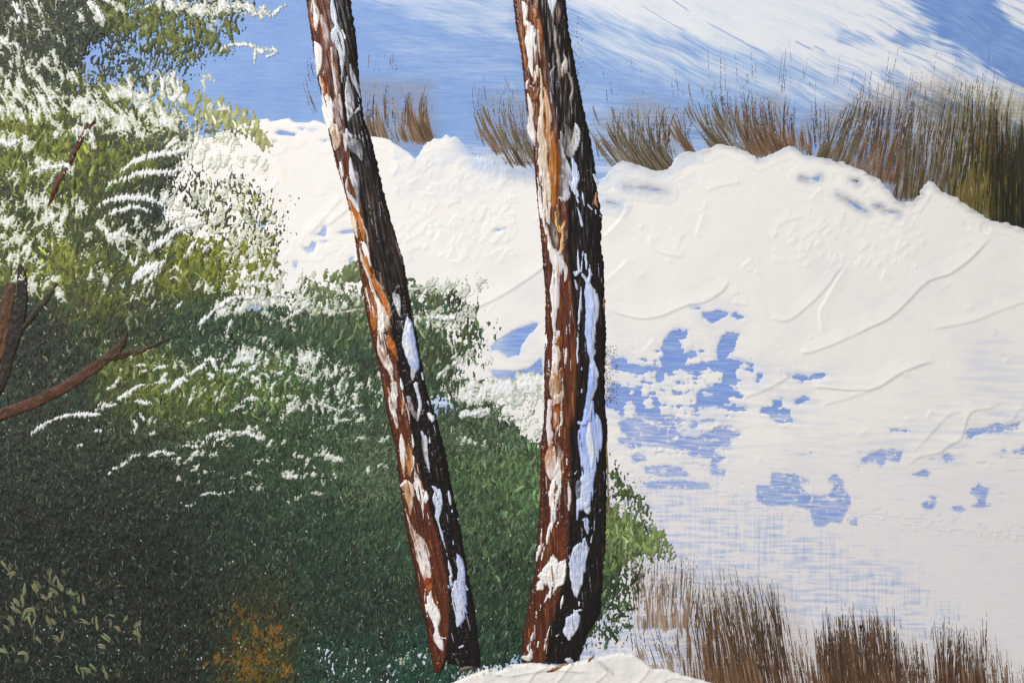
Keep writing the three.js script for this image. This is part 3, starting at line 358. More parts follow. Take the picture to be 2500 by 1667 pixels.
// where each green belongs: [x, y, reach, colour]
const greens = [[60, 60, 140, [66, 70, 48]], [200, 120, 120, [52, 60, 50]], [330, 60, 110, [86, 94, 44]], [460, 60, 120, [90, 98, 52]], [120, 300, 150, [104, 112, 44]], [350, 250, 110, [120, 126, 62]], [540, 300, 110, [172, 172, 128]], [610, 330, 70, [176, 174, 130]], [100, 440, 120, [88, 98, 40]], [300, 420, 90, [96, 104, 44]], [380, 500, 90, [52, 60, 46]], [150, 600, 110, [112, 120, 46]], [300, 680, 110, [70, 78, 40]], [500, 640, 130, [112, 114, 34]], [230, 720, 100, [88, 92, 40]], [300, 800, 90, [48, 56, 42]], [100, 850, 110, [48, 52, 42]], [500, 800, 110, [48, 72, 54]], [640, 820, 100, [62, 84, 58]], [800, 720, 110, [100, 116, 74]], [760, 860, 110, [60, 82, 56]], [1080, 760, 110, [74, 92, 58]], [330, 940, 110, [94, 102, 46]], [480, 980, 110, [90, 102, 48]], [650, 960, 100, [80, 100, 54]], [150, 1020, 130, [54, 60, 44]], [60, 1180, 200, [46, 50, 43]], [350, 1150, 150, [52, 64, 46]], [600, 1120, 130, [56, 78, 50]], [300, 1300, 220, [43, 47, 41]], [560, 1280, 150, [48, 68, 50]], [780, 1150, 130, [62, 88, 58]], [900, 1150, 90, [84, 102, 74]], [760, 1350, 160, [46, 68, 50]], [880, 1480, 130, [44, 58, 46]], [940, 1320, 100, [60, 86, 58]], [640, 1480, 90, [72, 66, 36]], [610, 1610, 80, [88, 74, 34]], [420, 1560, 110, [48, 52, 38]], [200, 1500, 160, [48, 52, 42]], [850, 1600, 90, [42, 74, 60]], [1020, 1610, 70, [42, 82, 68]], [1200, 1020, 110, [80, 98, 72]], [1250, 1180, 110, [82, 108, 70]], [1180, 1250, 110, [70, 96, 62]], [1230, 1420, 120, [54, 76, 52]], [1200, 1560, 80, [46, 72, 54]], [1120, 1040, 80, [70, 88, 60]], [1520, 1300, 70, [108, 126, 72]], [1500, 1180, 60, [76, 92, 48]], [1570, 1300, 50, [120, 136, 80]], [1530, 1480, 70, [62, 84, 52]], [1480, 1560, 60, [64, 88, 60]]];
const greenR = ['r', 'g', 'b'].map(() => new Ras(0, 8));
greenR[0].each(-154, -130, 1800, 1800, (x, y) => {
  let r = 0, g = 0, b = 0, w = 1e-6; for (const [cx, cy, R, c] of greens) { const d = ((x - cx) ** 2 + (y - cy) ** 2) / (R * R); if (d > 9) continue; const k = Math.exp(-d * 1.6); r += c[0] * k; g += c[1] * k; b += c[2] * k; w += k; }
  greenR[1].each(x, y, x, y, () => g / w); greenR[2].each(x, y, x, y, () => b / w); return r / w;
});
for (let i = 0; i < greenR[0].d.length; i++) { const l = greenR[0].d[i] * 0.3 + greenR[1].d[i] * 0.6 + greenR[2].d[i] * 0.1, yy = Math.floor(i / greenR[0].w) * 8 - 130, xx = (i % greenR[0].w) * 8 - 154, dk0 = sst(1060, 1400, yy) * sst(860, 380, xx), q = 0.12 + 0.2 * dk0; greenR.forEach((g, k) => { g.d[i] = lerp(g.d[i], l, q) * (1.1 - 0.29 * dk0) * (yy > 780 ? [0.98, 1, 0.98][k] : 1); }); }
const green = (x, y) => [greenR[0].at(x, y), greenR[1].at(x, y), greenR[2].at(x, y)];
const gdir = (x, y) => 1.75 + 0.35 * gn(x / 160, y / 160, 51) - (x < 640 && y < 240 ? 0.45 : 0); // lie of the small brush marks
const la = (x, y, a, b, s, t = 1.72) => an(x + 15 * gn(x / 80, y / 80, 91), y + 9 * gn(x / 80, y / 80, 92), t, a, b, s);
const vary = (c, n) => [c[0] * (1 + n), c[1] * (1 + n), c[2] * (1 + n * 0.9)];
{
  const f = (x, y) => { const d = den.at(x, y); if (d < -0.5) return -9; return 9 * (d - 0.62 + 0.4 * fbm(x, y, 46, 50) + 0.75 * la(x, y, 18, 6, 52) + 0.62 * gn(x / 4.4, y / 5.6, 53)); };
  const zf = (x, y, t) => Math.max(0.3, 1.2 * (1 - Math.exp(-t / 2)) + sst(2, 12, t) * (1.5 + 1.1 * la(x, y, 15, 4.5, 54) + 0.9 * gn(x / 4, y / 5, 55) + 0.8 * fbm(x, y, 30, 56)));
  const col = (x, y) => {
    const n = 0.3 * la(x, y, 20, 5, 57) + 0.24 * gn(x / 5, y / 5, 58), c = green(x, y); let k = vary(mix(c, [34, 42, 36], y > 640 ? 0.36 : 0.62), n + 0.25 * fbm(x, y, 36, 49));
    const te = fbm(x, y, 40, 59); if (te > 0.18) k = mix(k, [30, 74, 66], clamp((te - 0.18) * 1.6) * (y > 1540 || (y > 700 && y < 1000) ? 0.9 : 0.35)); if (te < -0.25) k = mix(k, [44, 40, 36], clamp((-te - 0.25) * 2)); return k;
  };
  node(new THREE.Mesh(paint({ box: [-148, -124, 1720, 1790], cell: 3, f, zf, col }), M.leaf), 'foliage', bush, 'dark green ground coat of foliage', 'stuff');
}
function stroke(parent, name, pts, o) {  // one laid stroke of paint along a spine or inside an outline
  const sd = Math.floor(pts[0][0] * 7 + pts[0][1] * 3) & 1023, rag = o.rag ?? 1, ra = o.ra ?? 1.5, rl = o.rl ?? 9, q = [0, 0, 0, 0], sp = o.poly ? null : smooth(pts, 5), h = o.h ?? 3.2, xs = pts.map((p) => p[0]), ys = pts.map((p) => p[1]), W = (o.poly ? 3 : Math.max(...pts.map((p) => p[2]))) + rag * 2 + 2;
  const y0 = Math.min(...ys), y1 = Math.max(...ys), stops = o.c, at = (s) => { const k = clamp(s) * (stops.length - 1), i = Math.min(stops.length - 2, k | 0); return stops.length > 1 ? mix(stops[i], stops[i + 1], k - i) : stops[0]; };
  const f = (x, y) => { const n = rag * (1.1 * an(x, y, ra, rl, Math.max(2.4, rl * 0.28), sd) + 0.5 * gn(x / 3.4, y / 3.4, sd + 1)); const r = (sp ? spineAt(sp, x, y, q)[0] : -psd(pts, x, y)); return r + n - (o.hole ?? 0) * (sp ? q[3] : 14) * Math.max(0, an(x, y, o.dir ?? ra, 44, 4.4, sd + 6) - 0.26); };
  const zf = (x, y, t) => Math.max(0.3, h * (1 - Math.exp(-t / 1.7)) * (0.72 + 0.28 * Math.exp(-Math.pow((t - 2.4) / 1.8, 2))) + h * 0.14 * an(x, y, o.dir ?? ra, 26, 2.6, sd + 2) + (o.dome ?? 0.05) * t + (o.zn ?? 0) * fbm(x, y, 7, sd + 9));
  const col = (x, y, t) => {
    let s, d = 0; if (sp) { spineAt(sp, x, y, q); s = q[1]; d = q[2]; } else s = (y - y0) / (y1 - y0);
    const n = an(x, y, o.dir ?? ra, 34, 3.4, sd + 3), n2 = an(x, y, o.dir ?? ra, 20, 7, sd + 4); let c = at(s + 0.06 * n2);
    if (o.right) c = mix(c, o.right, sst(-0.1, 0.9, d + 0.25 * n)); if (o.left) c = mix(c, o.left, sst(-0.1, 0.9, -d + 0.25 * n));
    if (o.sm) c = mix(c, o.sm, clamp((o.sa ?? 0.6) * sst(-0.15, 0.55, n2 + 0.35 * n) * sst(0.5, 4, t))); if (o.fade) c = mix(c, mix(green(x, y), [186, 192, 176], 0.55), o.fade * sst(3.4, 0, t + 1.2 * n2)); return vary(c, (o.v ?? 0.03) * n);
  };
  return node(new THREE.Mesh(paint({ box: [Math.min(...xs) - W, y0 - W, Math.max(...xs) + W, y1 + W], cell: o.cell ?? 1.7, f, zf, col, lay: o.lay ?? true, lift: o.lift ?? 0.4 }), o.m ?? M.dab), name, parent, o.label);
}
// branches
const br = (pts, c, sm, label) => stroke(bush, 'branch', pts, { c, sm, sa: 0.7, rag: 1.2, ra: Math.atan2(pts[pts.length - 1][1] - pts[0][1], pts[pts.length - 1][0] - pts[0][0]), rl: 40, h: 1.6, m: M.branch, cell: 2, label, v: 0.3, lift: 2.2 });
br(T(0, 820, [[-200, 740, 52], [0, 690, 50], [150, 640, 46], [350, 560, 44], [550, 460, 46], [750, 330, 46], [900, 230, 42], [1000, 150, 44], [1080, 60, 28], [1110, -20, 14]]), [[84, 52, 38], [90, 56, 40], [80, 52, 36], [54, 44, 34]], [58, 52, 40], 'reddish brown branch rising to the right at the left edge');
br(T(0, 820, [[940, 200, 22], [1100, 165, 30], [1250, 130, 20], [1400, 60, 12], [1570, -6, 6]]), [[66, 46, 34], [54, 44, 32]], [84, 68, 40], 'thin dark twig forking from the branch');
br(T(0, 400, [[175, 900, 20], [185, 960, 36], [195, 1050, 44], [195, 1200, 48], [160, 1350, 62], [120, 1500, 66], [80, 1640, 60], [50, 1800, 46], [10, 1950, 30], [-40, 2050, 20]]), [[40, 34, 32], [46, 40, 36], [54, 44, 36]], [34, 30, 28], 'dark trunk of the bush at the left edge');
br(T(0, 400, [[90, 1080, 40], [70, 1180, 52], [30, 1350, 60], [0, 1530, 60], [-30, 1680, 50], [-90, 1820, 30]]), [[82, 64, 44], [88, 60, 40], [120, 74, 40]], [60, 46, 34], 'lit brown side of the bush trunk');
br(T(0, 400, [[490, 1060, 14], [400, 1200, 24], [300, 1320, 24], [200, 1450, 14]]), [[62, 56, 38], [54, 52, 38]], [46, 44, 34]);
br([...T(0, 0, [[830, 1070, 12], [740, 1180, 22], [680, 1290, 24], [620, 1420, 20], [560, 1530, 20]]), ...T(0, 400, [[500, 180, 26], [460, 290, 18], [430, 360, 10]])], [[78, 44, 34], [84, 44, 32], [70, 42, 30]], [96, 56, 40], 'red brown twig among the frosted leaves');
// leaf dabs over the ground coat
{
  const lumps = new Ras(0);
  for (const [x1, y1, x2, y2, r, s] of [[0, 30, 120, 60, 60, 0.5], [300, 30, 470, 90, 60, 0.9], [440, 40, 540, 110, 40, 0.8], [460, 110, 500, 140, 30, 0.7], [530, 30, 560, 80, 18, 0.9], [0, 300, 120, 330, 60, 1], [200, 200, 300, 230, 34, 1], [0, 400, 160, 420, 60, 0.9], [180, 400, 340, 400, 50, 0.9], [380, 230, 560, 290, 44, 0.9], [540, 260, 600, 330, 30, 0.9], [600, 280, 650, 360, 18, 1], [140, 610, 180, 640, 40, 1], [80, 680, 140, 680, 36, 0.9], [220, 640, 260, 660, 40, 0.9], [330, 640, 420, 690, 50, 1], [440, 620, 640, 640, 44, 1], [520, 680, 640, 700, 36, 0.9], [250, 730, 330, 750, 40, 0.8], [270, 900, 400, 880, 34, 1], [380, 960, 520, 960, 44, 0.9], [270, 1080, 340, 1070, 30, 0.8], [600, 900, 720, 900, 50, 0.8], [320, 1110, 400, 1100, 16, 0.9], [150, 1100, 200, 1100, 20, 0.6], [640, 960, 760, 960, 40, 0.7], [810, 680, 880, 660, 26, 1], [760, 720, 870, 740, 40, 0.8], [1010, 710, 1060, 730, 30, 1], [1060, 790, 1180, 800, 40, 0.5], [860, 1150, 950, 1200, 60, 0.8], [1140, 1100, 1300, 1200, 80, 0.9], [1500, 1280, 1600, 1330, 40, 1], [1130, 1200, 1150, 1350, 60, 0.7], [1500, 1160, 1520, 1200, 14, 1], [590, 1620, 690, 1630, 44, 0.6], [655, 1530, 675, 1560, 26, 0.6]]) lumps.cap(x1, y1, x2, y2, r, s);
  const f = (x, y) => { const d = lumps.at(x, y); if (d < 0.05) return -9; return 8 * (d - 0.8 + 0.65 * fbm(x, y, 44, 61) + 0.7 * la(x, y, 26, 11, 62) + 0.4 * gn(x / 6, y / 6, 63)); };
  const zf = (x, y, t) => Math.max(0.3, 1.6 * (1 - Math.exp(-t / 2)) + sst(1, 9, t) * (0.9 + 0.9 * la(x, y, 18, 4, 64)));
  const col = (x, y) => vary(mix(mix(green(x, y), [120, 126, 42], y > 1040 || x > 700 ? 0.04 : 0.3), [172, 174, 128], clamp(fbm(x, y, 26, 68) - 0.25) * (x < 700 && y < 420 ? 1.2 : 0.5)), 0.24 * la(x, y, 22, 7, 65) + 0.12 * gn(x / 5, y / 5, 66) - 0.06);
  node(new THREE.Mesh(paint({ box: [-148, -124, 1700, 1700], cell: 2.6, f, zf, col }), M.leaf), 'foliage', bush, 'olive green clumps of leaves', 'stuff');
  const mk = new Marks();
  let n = 0; for (let i = 0; i < 90000 && n < 30000; i++) {
    const x = rr(-140, 1700), y = rr(-120, 1780), d = den.at(x, y); if (d < 0.45 || (d < 1.1 && rnd() > 0.3)) continue; n++;
    const lu = lumps.at(x, y), dark = y > 1120 && x < 1060 ? 1 : 0, kk = fbm(x, y, 24, 69), c0 = vary(green(x, y), clamp(0.6 * kk, -0.45, 0.4)), b = rr(-0.3, 0.32) - (lu > 0.3 ? 0 : 0.12), ang = gdir(x, y) + rr(-0.7, 0.5) + (rnd() < 0.5 ? Math.PI : 0);
    let c = vary(c0, b * (dark ? 0.75 : 1)); if (rnd() < (dark ? 0.02 : 0.1)) c = mix(c, [160, 170, 132], rr(0.25, 0.75)); if (rnd() < 0.04) c = mix(c, [40, 84, 74], 0.6); if (rnd() < 0.05) c = mix(c, [58, 48, 36], 0.7);
    const big = x > 760 || lu > 0.4 ? 1.2 : 0.95, low = y > 1010 && (x < 1180 || rnd() < 0.6); if (rnd() < (y < 760 ? 0.72 : y < 1010 ? 0.45 : 0)) continue;
    if (low) { const q = rnd(), cc = q < 0.17 ? mix(c0, [136, 150, 132], rr(0.2, 0.7)) : q < 0.3 ? mix(c0, [26, 30, 28], rr(0.3, 0.8)) : vary(mix(c0, kk > 0.12 ? [70, 66, 36] : kk < -0.15 ? [36, 56, 48] : [58, 70, 50], clamp(Math.abs(kk) * 1.3)), rr(-0.45, 0.5)); mk.add(x, y, ang + rr(-0.2, 0.2), rr(6, 17), rr(0.7, 1.7), rr(-1.1, 1.1), cc, vary(cc, rr(-0.35, 0.3)), rr(0.5, 1.5), 4); continue; }
    mk.add(x, y, ang, rr(9, 24) * big, rr(1.3, 3.4) * big, rr(-0.9, 0.9), c, vary(c, rr(-0.25, 0.25)), rr(0.6, 1.7), 4);
  }
  node(new THREE.Mesh(mk.build(), M.leaf), 'foliage', bush, 'small brushed leaves', 'stuff');
  // pale leaf strokes at the lower left, and pale flecks
  const pale = new Marks(), leaf = (x, y, a, l, w, b, c) => { const base = mix(c, [60, 66, 50], rr(0.2, 0.5)); for (let k = 0; k < 3; k++) pale.add(x + rr(-2, 2), y + (k - 1) * w * 0.7, a + rr(-0.15, 0.15), l * rr(0.7, 1), w * rr(0.4, 0.75), b * rr(0.8, 1.2), base, c, rr(1.2, 2.2), 5); };
  const pl = [[55, 1455], [90, 1448], [130, 1428], [140, 1430], [175, 1452], [185, 1450], [120, 1455], [45, 1490], [60, 1482], [140, 1495], [35, 1522], [50, 1515], [85, 1508], [80, 1530], [135, 1525], [215, 1525], [235, 1520], [205, 1475], [280, 1505], [300, 1520], [325, 1528], [345, 1555], [270, 1565], [20, 1395], [25, 1412], [230, 1640], [260, 1650], [190, 1640], [40, 1595], [65, 1615], [15, 1590], [150, 1560], [100, 1570]];
  for (const [x, y] of [...pl, ...pl.map(([a, b]) => [a + rr(-22, 22), b + rr(-14, 26)])]) leaf(x + rr(-4, 4), y + rr(-4, 4), rr(-2.7, -1.9) + (rnd() < 0.3 ? 1 : 0), rr(18, 32), rr(3, 4.8), rr(-0.9, 0.9), [rr(116, 142), rr(122, 144), rr(86, 106)]);
  for (let i = 0; i < 420; i++) { const z = rnd(), x = z < 0.4 ? rr(10, 360) : z < 0.75 ? rr(820, 1000) : rr(1120, 1320), y = z < 0.4 ? rr(1380, 1667) : z < 0.75 ? rr(1060, 1230) : rr(1090, 1400); leaf(x, y, rr(-2.9, -1.4), rr(8, 18), rr(1.2, 2.4), rr(-1, 1), mix(green(x, y), [164, 172, 130], rr(0.15, 0.6))); }
  for (let i = 0; i < 80; i++) { const x = 600 + rr(-1, 1) * rr(20, 110), y = 1590 + rr(-110, 110); pale.add(x, y, rr(-2.2, -0.9), rr(7, 24), rr(1.8, 4.4), rr(-0.7, 0.7), [rr(70, 124), rr(64, 90), rr(28, 40)], [rr(76, 126), rr(66, 88), 32], rr(0.8, 1.8), 4); }
  for (const [x, y, r] of [[668, 1560, 20], [625, 1545, 8], [640, 1610, 14], [700, 1640, 12], [600, 1640, 18], [530, 1610, 8]]) for (let i = 0; i < r * 2; i++) pale.add(x + rr(-r, r), y + rr(-r, r) * 1.3, rr(-2.2, -1), rr(6, 16), rr(1.5, 3.4), rr(-0.6, 0.6), [rr(100, 150), rr(80, 104), rr(28, 44)], [116, 88, 36], rr(0.8, 1.6), 4);
  for (let i = 0; i < 1500; i++) {       // stray specks and hairs of pale paint
    const x = rr(0, 1330), y = rr(0, 1660); if (den.at(x, y) < 0.5 || (y > 1100 && y < 1500 && rnd() < 0.72)) continue; const hair = rnd() < 0.35;
    pale.add(x, y, rr(-2.4, -0.9), hair ? rr(8, 22) : rr(2.5, 6), hair ? rr(0.5, 0.9) : rr(0.9, 2.2), rr(-1, 1), mix([232, 234, 228], green(x, y), hair ? rr(0.4, 0.75) : rr(0, 0.45)), mix([220, 226, 216], green(x, y), rr(0.2, 0.7)), rr(0.8, 1.8), 4);
  }
  node(new THREE.Mesh(pale.build(), M.leaf), 'foliage', bush, 'pale green and ochre leaf strokes low in the bush', 'stuff');
}
// frost: ragged white paint dragged over the leaves
const fr = new Ras(0, 3);
for (const [x1, y1, x2, y2, r, s] of [[20, 10, 70, 40, 26, 0.62], [40, 40, 60, 130, 20, 0.55], [60, 0, 110, 40, 26, 0.6], [225, 10, 250, 55, 13, 1.1], [270, 0, 290, 20, 14, 0.8], [195, 30, 210, 70, 12, 0.7], [395, 8, 520, 26, 20, 1.05], [510, 10, 640, 30, 18, 1.05], [480, 30, 520, 50, 22, 0.6], [440, 20, 470, 40, 16, 0.8], [0, 100, 40, 120, 22, 0.8], [20, 130, 90, 190, 40, 0.68], [60, 180, 130, 150, 34, 0.75], [0, 200, 90, 210, 46, 0.85], [110, 160, 170, 200, 26, 0.62], [130, 200, 200, 240, 34, 0.62], [0, 260, 110, 260, 44, 0.95], [60, 230, 170, 230, 36, 0.72], [200, 270, 330, 310, 36, 1.05], [220, 230, 250, 280, 20, 1.05], [270, 230, 350, 235, 20, 0.92], [310, 190, 325, 240, 10, 1], [340, 265, 430, 300, 32, 1], [370, 190, 365, 230, 8, 1], [390, 190, 440, 200, 11, 1], [420, 190, 440, 240, 9, 1], [400, 230, 440, 240, 18, 0.9], [500, 180, 520, 240, 20, 0.5], [520, 260, 590, 300, 22, 0.55], [0, 340, 60, 350, 22, 1], [120, 270, 150, 320, 22, 0.75], [180, 310, 220, 350, 15, 0.95], [80, 400, 170, 410, 20, 0.9], [430, 350, 560, 350, 30, 0.85], [470, 390, 640, 400, 20, 0.8], [20, 440, 90, 480, 34, 0.62], [90, 500, 150, 520, 28, 1], [20, 540, 60, 600, 26, 0.85], [110, 490, 140, 540, 26, 0.8], [150, 510, 170, 580, 20, 0.55], [0, 580, 60, 680, 28, 0.82], [60, 620, 100, 660, 22, 0.85], [250, 550, 290, 590, 18, 0.95], [290, 560, 320, 580, 16, 0.75], [185, 490, 200, 520, 16, 0.9], [330, 540, 350, 570, 14, 0.85], [220, 580, 250, 600, 16, 0.7], [180, 655, 240, 680, 22, 0.7], [135, 680, 150, 730, 12, 0.95], [280, 590, 310, 625, 10, 0.9], [400, 490, 560, 500, 40, 0.72], [520, 540, 640, 600, 46, 0.72], [560, 460, 640, 520, 40, 0.6], [590, 620, 650, 660, 26, 0.7], [500, 700, 640, 690, 26, 0.62], [530, 760, 640, 730, 22, 0.95], [640, 700, 760, 740, 36, 0.72], [700, 700, 760, 690, 30, 0.6], [780, 740, 840, 760, 30, 0.7], [840, 700, 880, 760, 22, 0.6], [640, 770, 720, 800, 16, 0.7], [990, 715, 1160, 700, 22, 0.8], [1020, 780, 1140, 770, 26, 0.9], [1050, 690, 1180, 690, 20, 0.6], [1100, 860, 1180, 870, 26, 0.6], [560, 830, 640, 840, 20, 0.62], [600, 860, 660, 890, 26, 0.85], [720, 880, 760, 870, 22, 0.95], [715, 910, 800, 910, 22, 0.85], [660, 870, 700, 870, 16, 0.8], [790, 900, 850, 910, 18, 0.82], [800, 945, 840, 935, 16, 0.7], [610, 930, 660, 950, 16, 0.6], [670, 950, 700, 960, 12, 0.7], [840, 960, 890, 950, 20, 0.75], [900, 965, 935, 980, 18, 0.8], [770, 990, 860, 1000, 14, 0.8], [700, 1000, 740, 990, 14, 0.85], [600, 1055, 645, 1070, 12, 0.8], [720, 1110, 750, 1120, 8, 0.85], [775, 1110, 840, 1125, 9, 0.75], [690, 1130, 715, 1120, 6, 0.9], [700, 1165, 735, 1160, 6, 0.8], [755, 1160, 800, 1160, 7, 0.8], [695, 1230, 745, 1205, 6, 0.75], [765, 1205, 810, 1205, 6, 0.75], [825, 1025, 860, 1030, 10, 0.7], [1060, 960, 1110, 950, 22, 0.6], [1140, 962, 1330, 932, 30, 1.35], [1250, 960, 1340, 960, 30, 1.15], [1130, 1010, 1190, 1005, 12, 1.1], [1120, 1060, 1200, 1080, 26, 0.5], [1250, 1010, 1330, 1050, 36, 0.6], [1080, 900, 1120, 920, 18, 0.7], [1105, 865, 1125, 885, 10, 0.8], [270, 930, 300, 940, 16, 0.5], [320, 1045, 370, 1030, 14, 0.5], [0, 1400, 30, 1400, 16, 0.3], [1000, 1600, 1200, 1640, 26, 0.45], [1540, 1340, 1560, 1380, 20, 0.4], [1490, 1230, 1540, 1240, 20, 0.5]]) fr.cap(x1, y1, x2, y2, y1 > 790 && y1 < 1010 && x1 < 1000 ? r * 1.3 + 3 : r, y1 > 790 && y1 < 1010 && x1 < 1000 ? s * 0.94 : s);
{
  fr.cap(0, 230, 160, 200, 60, 0.66).cap(120, 200, 330, 260, 50, 0.6).cap(20, 520, 130, 560, 50, 0.7).cap(20, 620, 80, 700, 46, 0.72).cap(100, 420, 130, 480, 30, 0.6).cap(330, 300, 470, 330, 40, 0.66).cap(20, 60, 120, 120, 60, 0.42).cap(270, 560, 340, 600, 40, 0.55).cap(240, 640, 330, 720, 50, 0.4).cap(420, 560, 640, 640, 50, 0.5).cap(280, 860, 600, 880, 40, 0.42).cap(470, 940, 760, 920, 40, 0.45);
  fr.line(T(0, 820, [[270, 870, 20], [480, 730, 20], [860, 690, 18]]), 0.62).line(T(0, 820, [[850, 640, 26], [1150, 520, 34], [1440, 400, 34], [1640, 330, 40], [2000, 230, 50], [2300, 170, 50]]), 0.5).line(T(0, 820, [[1640, 960, 20], [1850, 880, 30], [2100, 860, 34], [2300, 900, 26]]), 0.68).line(T(0, 820, [[1000, 1170, 16], [1250, 1050, 24], [1560, 1040, 20]]), 0.6).line(T(600, 820, [[330, 680, 30], [600, 600, 40], [900, 640, 34], [1060, 600, 20]]), 0.56).line(T(600, 820, [[0, 200, 60], [330, 200, 50], [640, 300, 60], [860, 320, 40]]), 0.46).line(T(600, 820, [[700, 480, 40], [1000, 500, 50], [1190, 540, 40]]), 0.52);
  for (let i = 0; i < 60; i++) { const x = rr(430, 1010), y = rr(930, 1190) + (x - 700) * -0.08; fr.cap(x, y, x + rr(14, 50), y + rr(-14, 4), rr(6, 11), rr(0.55, 0.78)); }
  const ad = (x, y) => (x < 640 && y < 320 + 20 * gn(x / 30, 1, 80) ? 1.25 : 1.95);
  const f = (x, y) => { const e = fr.at(x, y); if (e < 0.1) return -9; const a = ad(x, y); return 7 * (e - 0.76 + 0.3 * fbm(x, y, 40, 78) + 0.62 * la(x, y, 40, 17, 79, a) + 0.46 * la(x, y, 19, 6.5, 81, a) + 0.4 * gn(x / 4.6, y / 5, 82) + 0.2 * la(x, y, 13, 3.6, 83, a + 1.3)); };
  const zf = (x, y, t) => Math.max(0.3, 1.8 * (1 - Math.exp(-t / 2.4)) + 0.1 * t + sst(0.5, 5, t) * (0.9 * la(x, y, 14, 3.6, 84, ad(x, y)) + 0.6 * gn(x / 5, y / 5, 85)));
  const col = (x, y, t) => mix(vary([234, 235, 236], 0.04 * gn(x / 8, y / 8, 86)), mix(green(x, y), [176, 182, 150], 0.7), clamp(sst(5, 0, t) * 0.72 + 0.34 * sst(0.2, 0.7, fbm(x, y, 18, 87)) - (x > 1180 ? 0.1 : 0)));
  node(new THREE.Mesh(paint({ box: [-148, -124, 1640, 1700], cell: 2.2, f, zf, col }), M.frost), 'frost', bush, 'white frost dragged over the leaves', 'stuff');
}
const fo = (pts, k = {}) => { const w = Math.max(...pts.map((p) => p[2])); return stroke(bush, 'snow_streak', pts.map((p) => [p[0], p[1], p[2] * 0.84 * (k.wide ?? 1) + 0.3]), { c: [[234, 236, 238]], fade: 0.8, hole: 1.1, rag: k.rag ?? clamp(0.8 * w, 2, 7.5), ra: k.ra ?? 1.75, rl: k.rl ?? clamp(2.2 * w, 7, 17), h: k.h ?? 2.2, m: M.frost, cell: 1.8, dome: 0.1, sm: [190, 196, 190], sa: k.sa ?? 0.34, zn: 0.8, v: 0.05 }); };
for (const p of [[[930, 240, 4], [960, 180, 12], [1060, 145, 26], [1180, 100, 32], [1300, 75, 34], [1450, 75, 30], [1540, 60, 24], [1620, 30, 10]], [[1060, 90, 5], [1110, 30, 18], [1180, -20, 30], [1300, -60, 36], [1440, -90, 34], [1600, -110, 26], [1660, -150, 14]], [[860, 380, 6], [940, 335, 22], [1060, 300, 34], [1200, 300, 38], [1300, 300, 34], [1400, 345, 24], [1445, 370, 10]], [[920, 460, 10], [1000, 430, 26], [1100, 400, 28], [1200, 380, 24], [1320, 420, 12]], [[1310, 800, 8], [1340, 730, 34], [1450, 670, 40], [1560, 590, 30], [1680, 550, 28], [1800, 520, 14]], [[1440, 510, 6], [1520, 490, 14], [1620, 460, 18], [1760, 440, 12]], [[1170, 1050, 8], [1230, 980, 46], [1310, 920, 62], [1390, 890, 40], [1450, 860, 10]], [[1280, 1050, 20], [1380, 960, 26], [1430, 860, 16], [1470, 790, 6]], [[1140, 810, 5], [1165, 870, 18], [1190, 890, 22], [1220, 810, 14], [1240, 735, 5]], [[1615, 830, 8], [1660, 790, 18], [1690, 730, 22], [1740, 660, 8]], [[1780, 790, 8], [1820, 735, 16], [1880, 705, 8]], [[1930, 810, 6], [1980, 770, 14], [2040, 800, 14], [2000, 850, 10], [2035, 895, 10]], [[2035, 800, 10], [2080, 750, 12], [2120, 720, 6]], [[1500, 950, 8], [1550, 910, 22], [1600, 960, 8]], [[1500, 1020, 6], [1540, 1000, 14], [1580, 1035, 6]], [[1290, 1170, 8], [1320, 1110, 14], [1345, 1050, 6]], [[1060, 1060, 10], [1085, 1090, 16], [1095, 1045, 8]], [[1760, 1450, 6], [1790, 1380, 26], [1870, 1310, 16], [1960, 1230, 30], [2060, 1180, 20], [2200, 1180, 18], [2348, 1180, 14]], [[1990, 1490, 6], [2020, 1430, 20], [2050, 1360, 12]], [[1550, 1275, 8], [1580, 1245, 16], [1605, 1215, 8]], [[1200, 1185, 14], [1220, 1190, 10]], [[195, 1245, 6], [250, 1230, 6]], [[390, 1260, 8], [415, 1285, 8]], [[1020, 680, 8], [1050, 750, 14], [1110, 800, 12], [1105, 740, 6]], [[1070, 580, 8], [1110, 620, 24], [1160, 640, 10]], [[905, 560, 10], [950, 610, 34], [980, 690, 16]], [[1990, 1000, 10], [2050, 990, 8]], [[2180, 990, 10], [2260, 970, 16], [2330, 930, 20]], [[720, 470, 8], [715, 420, 10], [770, 370, 14]], [[2210, 1060, 12], [2300, 1050, 24], [2360, 1060, 14]]]) fo(T(0, 400, p));
